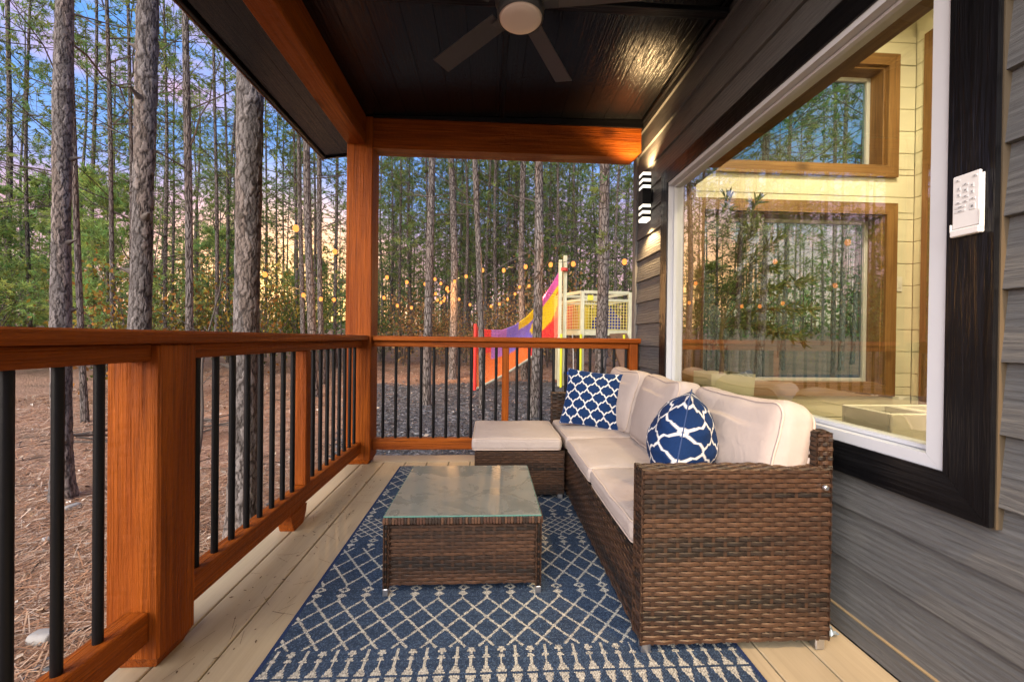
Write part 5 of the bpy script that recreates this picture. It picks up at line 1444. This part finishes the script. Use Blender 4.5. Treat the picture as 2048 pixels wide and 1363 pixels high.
# heap of cut branches
bp_ = empty('brush_pile', (-4.3, 5.6, -0.45), 'low heap of cut grey branches on the forest floor beyond the railing', 'brush pile')
for k in range(26):
    a = rr.random() * PI; L = 0.5 + 0.7 * rr.random(); c0 = np.array([-4.3 + rr.normal() * 0.3, 5.6 + rr.normal() * 0.25, -0.42 + 0.28 * rr.random()])
    d = np.array([math.cos(a), math.sin(a), rr.normal() * 0.12]) * L / 2
    tube('stick', [c0 - d, c0 + rr.normal(size=3) * 0.04, c0 + d], [0.014, 0.011, 0.006], TWIG, bp_, 5)
# bare sapling stems near the left trunk
for k, (x, y, lab) in enumerate(((-3.4, 5.0, 'thin bare sapling seen between the two nearest balusters'), (-6.1, 7.6, 'pale curved sapling stem between the leftmost thick trunks'))):
    h = 2.2 + 1.4 * k; z0 = -0.45; s = np.linspace(0, 1, 9)
    e = empty('bare_sapling', (x, y, z0), lab, 'sapling', 'bare saplings')
    P = np.stack([x + 0.25 * s ** 2 + 0.03 * np.sin(s * 9), y + 0 * s, z0 + h * s], -1)
    tube('stem', P, np.linspace(0.018, 0.006, 9), TWIG, e, 6)
    for q in (3, 4, 5, 6):
        a = q * 2.0; E_ = P[q] + np.array([math.cos(a) * 0.45, math.sin(a) * 0.45, 0.3])
        tube('twig', [P[q], (P[q] + E_) / 2 + np.array([0, 0, 0.04]), E_], [0.006, 0.005, 0.002], TWIG, e, 4)

# ------------------------------------------------------------------ playground
PINEW = wood_mat('pale_treated_wood', (0.58, 0.57, 0.36), (0.70, 0.69, 0.48), 2, 0.6, 0.1)
PINEX = wood_mat('pale_treated_wood_cross', (0.58, 0.57, 0.36), (0.70, 0.69, 0.48), 0, 0.6, 0.1)
gp = -0.40
tw = empty('play_tower', (3.0, 11.9, gp), 'pale wooden play tower with netted sides behind the end railing', 'play tower')
PA, PB, PD, PE = (2.56, 11.3), (3.94, 11.4), (2.02, 12.5), (3.6, 12.7)
def sq(name, x, y, z0, z1, w, mat=PINEW): return box(name, x - w, x + w, y - w, y + w, z0, z1, mat, tw, 0.005)
for (x, y), zt in ((PA, 2.30), (PB, 2.30), (PD, 2.28), (PE, 2.28)): sq('post', x, y, gp, zt, 0.05)
sq('tall_post', 1.90, 11.12, gp, 3.12, 0.045); sq('tall_post', 2.05, 11.22, gp, 3.26, 0.05)
def beam2(name, p, q, z, h, t, mat=PINEX, parent=None):
    p, q = np.array(p), np.array(q); d = (q - p) / np.linalg.norm(q - p); n_ = np.array([-d[1], d[0]])
    c = [p + n_ * t, q + n_ * t, q - n_ * t, p - n_ * t]
    V = [(*a, z) for a in c] + [(*a, z + h) for a in c]
    F = np.array([[3, 2, 1, 0], [4, 5, 6, 7], [0, 1, 5, 4], [1, 2, 6, 5], [2, 3, 7, 6], [3, 0, 4, 7]])
    F = F[:, ::-1]
    return mk(name, V, [F], mat, parent or tw)
off = 0.055
for p, q in ((PA, PB), (PA, PD), (PD, PE), (PB, PE)):
    p_, q_ = np.array(p, float), np.array(q, float); d = (q_ - p_) / np.linalg.norm(q_ - p_); p2, q2 = p_ + d * 0.052, q_ - d * 0.052
    beam2('rail', p2, q2, 2.24, 0.085, 0.02); beam2('rail', p2, q2, 2.03, 0.07, 0.02); beam2('floor_beam', p2, q2, 1.08, 0.14, 0.025)
for k in range(9):
    y0 = 11.42 + k * 0.13; xa = 2.52 - 0.5 * (k / 9.0); xb = 3.86 - 0.3 * (k / 9)
    box('floor_board', xa, xb, y0, y0 + 0.115, 1.222, 1.246, PINEX, tw, 0.003)
def net_panel(name, p, q, z0, z1, col, parent, step=0.085, rad=0.008):
    g = Geo(); p, q = np.array(p, float), np.array(q, float); L = np.linalg.norm(q - p); d = (q - p) / L
    for s in np.arange(step / 2, L, step):
        a = p + d * s; V_, F_ = tube_geo([(*a, z0), (*a, z1)], rad, 4, False); g.add(V_, F_, col)
    for z in np.arange(z0, z1 + 0.001, step):
        V_, F_ = tube_geo([(*p, z), (*q, z)], rad, 4, False); g.add(V_, F_, col)
    o = g.make(name, ROPE, parent, tint=True); o['kind'] = 'stuff'; return o
ROPE = tint_mat('coloured_rope', 0.8, 0.2)
net_panel('side_net', np.array(PA) + (0.06, 0), np.array(PB) - (0.06, 0), 1.25, 2.02, (0.70, 0.58, 0.16), tw)
net_panel('side_net', np.array(PA) + (-0.03, 0.06), np.array(PD) + (0.03, -0.06), 1.25, 2.02, (0.68, 0.50, 0.22), tw)
net_panel('back_net', np.array(PD) + (0.06, 0), np.array(PE) - (0.06, 0), 1.25, 2.02, (0.62, 0.50, 0.05), tw, 0.07, 0.012)
FABR = lambda n_, c: plain(n_, c, 0.7, 0, 0.2)
V, F = extrude_poly([(3.05, 1.27), (3.80, 1.27), (3.78, 1.55), (3.50, 1.92), (3.42, 1.92), (3.08, 1.5)], 1, 11.75, 12.25)
mk('blue_tent', V, F, FABR('blue_canvas', (0.03, 0.05, 0.26)), tw)
V, F = extrude_poly([(2.25, 1.27), (2.42, 1.27), (2.46, 2.0), (2.28, 1.95)], 1, 12.0, 12.05); mk('red_panel', V, F, FABR('coral_canvas', (0.62, 0.10, 0.07)), tw)
V, F = extrude_poly([(2.44, 1.27), (2.62, 1.27), (2.60, 1.8), (2.50, 2.0)], 1, 12.1, 12.15); mk('orange_panel', V, F, FABR('orange_canvas', (0.68, 0.26, 0.02)), tw)
V, F = extrude_poly([(2.66, 1.27), (2.95, 1.27), (2.98, 1.9), (2.70, 2.0)], 1, 12.3, 12.35); mk('yellow_panel', V, F, FABR('yellow_canvas', (0.66, 0.48, 0.04)), tw)
YEL = plain('yellow_pole_paint', (0.68, 0.66, 0.02), 0.4)
for x, y in ((1.92, 10.95), (2.50, 11.15), (3.72, 11.2)): tube('yellow_pole', [(x, y, gp), (x, y, 0.4), (x, y, 1.10)], 0.035, YEL, tw, 12)
V, F = tube_geo([(2.0, 11.13, 2.82), (2.0, 11.13, 2.9)], 0.11, 10); mk('red_rope_wrap', V, F, plain('red_rope', (0.55, 0.05, 0.03), 0.7), tw, smooth=True)
beam2('name_plate', (2.70, 11.27), (2.86, 11.28), 2.05, 0.14, 0.008, plain('yellow_sign', (0.70, 0.62, 0.05), 0.5))
V, F = extrude_poly([(11.36, 1.15), (11.36, 1.07), (10.2, 0.12), (10.2, 0.2)], 0, 3.35, 3.85)
mk('ramp', V, F, wood_mat('brown_ramp_wood', (0.15, 0.08, 0.04), (0.22, 0.12, 0.06), 1), tw)
ds = empty('disc_swing', (2.27, 11.0, -0.05), 'round blue disc swing seat hanging under the play tower', 'swing')
tt = np.arange(28) * 2 * PI / 28
V = [(2.27 + 0.26 * math.cos(a), 11.0 + 0.26 * math.sin(a), z_) for z_ in (0.02, 0.07) for a in tt] + [(2.27, 11.0, 0.01), (2.27, 11.0, 0.085)]
mk('seat', V, [np.array([[q, (q + 1) % 28, 28 + (q + 1) % 28, 28 + q] for q in range(28)]), np.array([[(q + 1) % 28, q, 56] for q in range(28)] + [[28 + q, 28 + (q + 1) % 28, 57] for q in range(28)])], plain('blue_plastic', (0.02, 0.10, 0.48), 0.35), ds)
tube('rope', [(2.27, 11.0, 0.08), (2.28, 11.1, 0.6), (2.30, 11.36, 1.10)], 0.012, plain('pale_rope', (0.5, 0.48, 0.42), 0.8), ds, 6)

# climbing net: a sagging sheet of coloured rope between a red pole and the tall posts
cn = empty('climbing_net', (0.7, 10.8, gp), 'rainbow rope climbing net sloping up from a red pole to the tower', 'climbing net')
def net_pt(s, t):
    tz = np.interp(s, [0, 0.12, 0.3, 0.45, 0.6, 0.75, 0.88, 1.0], [1.25, 1.17, 1.17, 1.30, 1.55, 1.92, 2.35, 2.80])
    bz = np.interp(s, [0, 0.3, 0.6, 0.8, 1.0], [-0.30, 0.02, 0.42, 0.75, 1.0])
    x = -0.36 + (1.88 + 0.36) * s; y = 10.45 + 0.7 * s + 0.25 * np.sin(PI * s) * np.sin(PI * t)
    return np.stack([x + 0 * t, y + 0 * t, bz + (tz - bz) * t], -1)
def net_col(s, t):
    c = np.zeros(s.shape + (3,))
    red, org, pur, blu, yel, mag = (0.78, 0.045, 0.04), (0.82, 0.18, 0.03), (0.48, 0.18, 0.50), (0.26, 0.18, 0.58), (0.80, 0.56, 0.02), (0.66, 0.12, 0.38)
    c[:] = org
    c[(t > 0.55) & (s < 0.35)] = red
    c[(s > 0.18) & (s < 0.42) & (t > 0.42)] = pur
    c[(s > 0.35) & (s < 0.75) & (t > 0.38)] = blu
    c[(s > 0.50) & (t > 0.82 - 0.2 * (s - 0.5))] = yel
    c[((s - 0.82) / 0.17) ** 2 + ((t - 0.58) / 0.24) ** 2 < 1] = yel
    c[(s > 0.72) & (t > 0.86 - 0.05 * s)] = mag
    c[(s > 0.62) & (t < 0.34)] = red
    return c
g = Geo()
for s in np.linspace(0.01, 0.99, 62):
    t = np.linspace(0, 1, 22); S_ = np.full(22, s); P = net_pt(S_, t); V_, F_ = tube_geo(P, 0.0085, 4, False); g.add(V_, F_, np.repeat(net_col(S_, t), 4, 0))
for t0 in np.linspace(0, 1, 36):
    s = np.linspace(0, 1, 50); T_ = np.full(50, t0); P = net_pt(s, T_); V_, F_ = tube_geo(P, 0.0085, 4, False); g.add(V_, F_, np.repeat(net_col(s, T_), 4, 0))
nt_ = g.make('rope_net', ROPE, cn, tint=True); nt_['kind'] = 'stuff'
tube('red_pole', [(-0.37, 10.43, gp), (-0.37, 10.43, 0.5), (-0.37, 10.43, 1.32)], 0.042, plain('red_pole_paint', (0.62, 0.03, 0.02), 0.4), cn, 12)
P = net_pt(np.linspace(0, 1, 14), np.zeros(14)); P[:, 2] -= 0.04
tube('edge_log', P, 0.035, plain('pale_log', (0.34, 0.33, 0.24), 0.8, bump=(20, .5), vary=.3), cn, 8)

# ------------------------------------------------------------------ string lights
BULB = emit_mat('glowing_bulb', (1.0, 0.31, 0.065), 0.95)
CORD = plain('black_cord', (0.012, 0.012, 0.012), 0.6)
STR = [
    [(2.04, 6.17, 2.15), (1.39, 6.86, 2.23), (1.09, 7.42, 2.31), (0.68, 7.97, 2.36), (0.27, 8.5, 2.37), (-0.18, 9.2, 2.48), (-0.59, 9.98, 2.45), (-0.95, 10.96, 2.46), (-1.26, 12.13, 2.43)],
    [(1.76, 10.86, 2.08), (1.38, 11.01, 2.23), (1.05, 11.15, 2.4), (0.8, 11.27, 2.38), (0.69, 11.48, 2.21), (0.49, 11.59, 2.07), (0.26, 11.7, 1.94), (0.02, 11.9, 1.89), (-0.59, 11.99, 1.93), (-0.92, 12.17, 2.1), (-1.25, 12.24, 2.34)],
    [(-2.52, 5.45, 2.35), (-2.61, 7.03, 2.38), (-2.29, 9.22, 2.28), (-1.97, 9.8, 2.26), (-1.65, 10.47, 2.31), (-1.46, 10.9, 2.5), (-1.38, 11.52, 2.47), (-1.3, 12.23, 2.4)],
    [(-3.76, 7.06, 1.98), (-3.65, 8.23, 1.76), (-3.55, 8.81, 1.74), (-3.49, 9.37, 1.78), (-2.57, 10.08, 1.91), (-2.35, 10.54, 1.76), (-2.05, 10.81, 1.73), (-1.64, 11.48, 1.83), (-1.52, 11.9, 2.04), (-1.35, 12.23, 2.13)],
    [(-1.56, 11.8, 2.21), (-1.42, 11.92, 1.97), (-1.36, 12.12, 2.05)],
]
LABS = ['string of warm bulbs running from the cabin corner to the reddish pine', 'lower string of warm bulbs dipping behind the climbing net', 'high string of warm bulbs passing behind the corner post', 'low string of warm bulbs left and right of the corner post', 'short tangle of warm bulbs hanging on the reddish pine']
sph_v, sph_f = rbox(np.array([1., 1, 1]), 0.999, 6); sph_v, sph_f = weld(sph_v, sph_f)
bulb_me = mesh_data('bulb', sph_v * np.array([0.038, 0.038, 0.048]), [sph_f], BULB, smooth=True)
sv_, sf_ = tube_geo([(0, 0, 0.03), (0, 0, 0.075)], [0.014, 0.012], 8); sock_me = mesh_data('socket', sv_, sf_, CORD)
for k, pts in enumerate(STR):
    pts = [np.array(p) for p in pts]
    e = empty('string_lights', (pts[len(pts) // 2][0], pts[len(pts) // 2][1], pts[len(pts) // 2][2]), LABS[k], 'string lights', 'warm string lights over the yard')
    path = []
    for a, b in zip(pts[:-1], pts[1:]):
        for s in np.linspace(0, 1, 6)[:-1]:
            path.append(a + (b - a) * s + np.array([0, 0, 0.085 - 0.05 * math.sin(PI * s)]))
    path.append(pts[-1] + np.array([0, 0, 0.085]))
    tube('cord', path, 0.005, CORD, e, 5)
    for q in range(1, len(pts), 3):
        L = bpy.data.lights.new('bulb_light', 'POINT'); L.energy = 14; L.color = (1.0, 0.50, 0.18); L.shadow_soft_size = 0.0
        lo = bpy.data.objects.new('bulb_light', L); COL.objects.link(lo); reg(lo, pts[q] + np.array([0, 0, -0.06]), e)
    for p in pts:
        b = bpy.data.objects.new('bulb', bulb_me); COL.objects.link(b); reg(b, p, e)
        c = bpy.data.objects.new('socket', sock_me); COL.objects.link(c); reg(c, p, b)
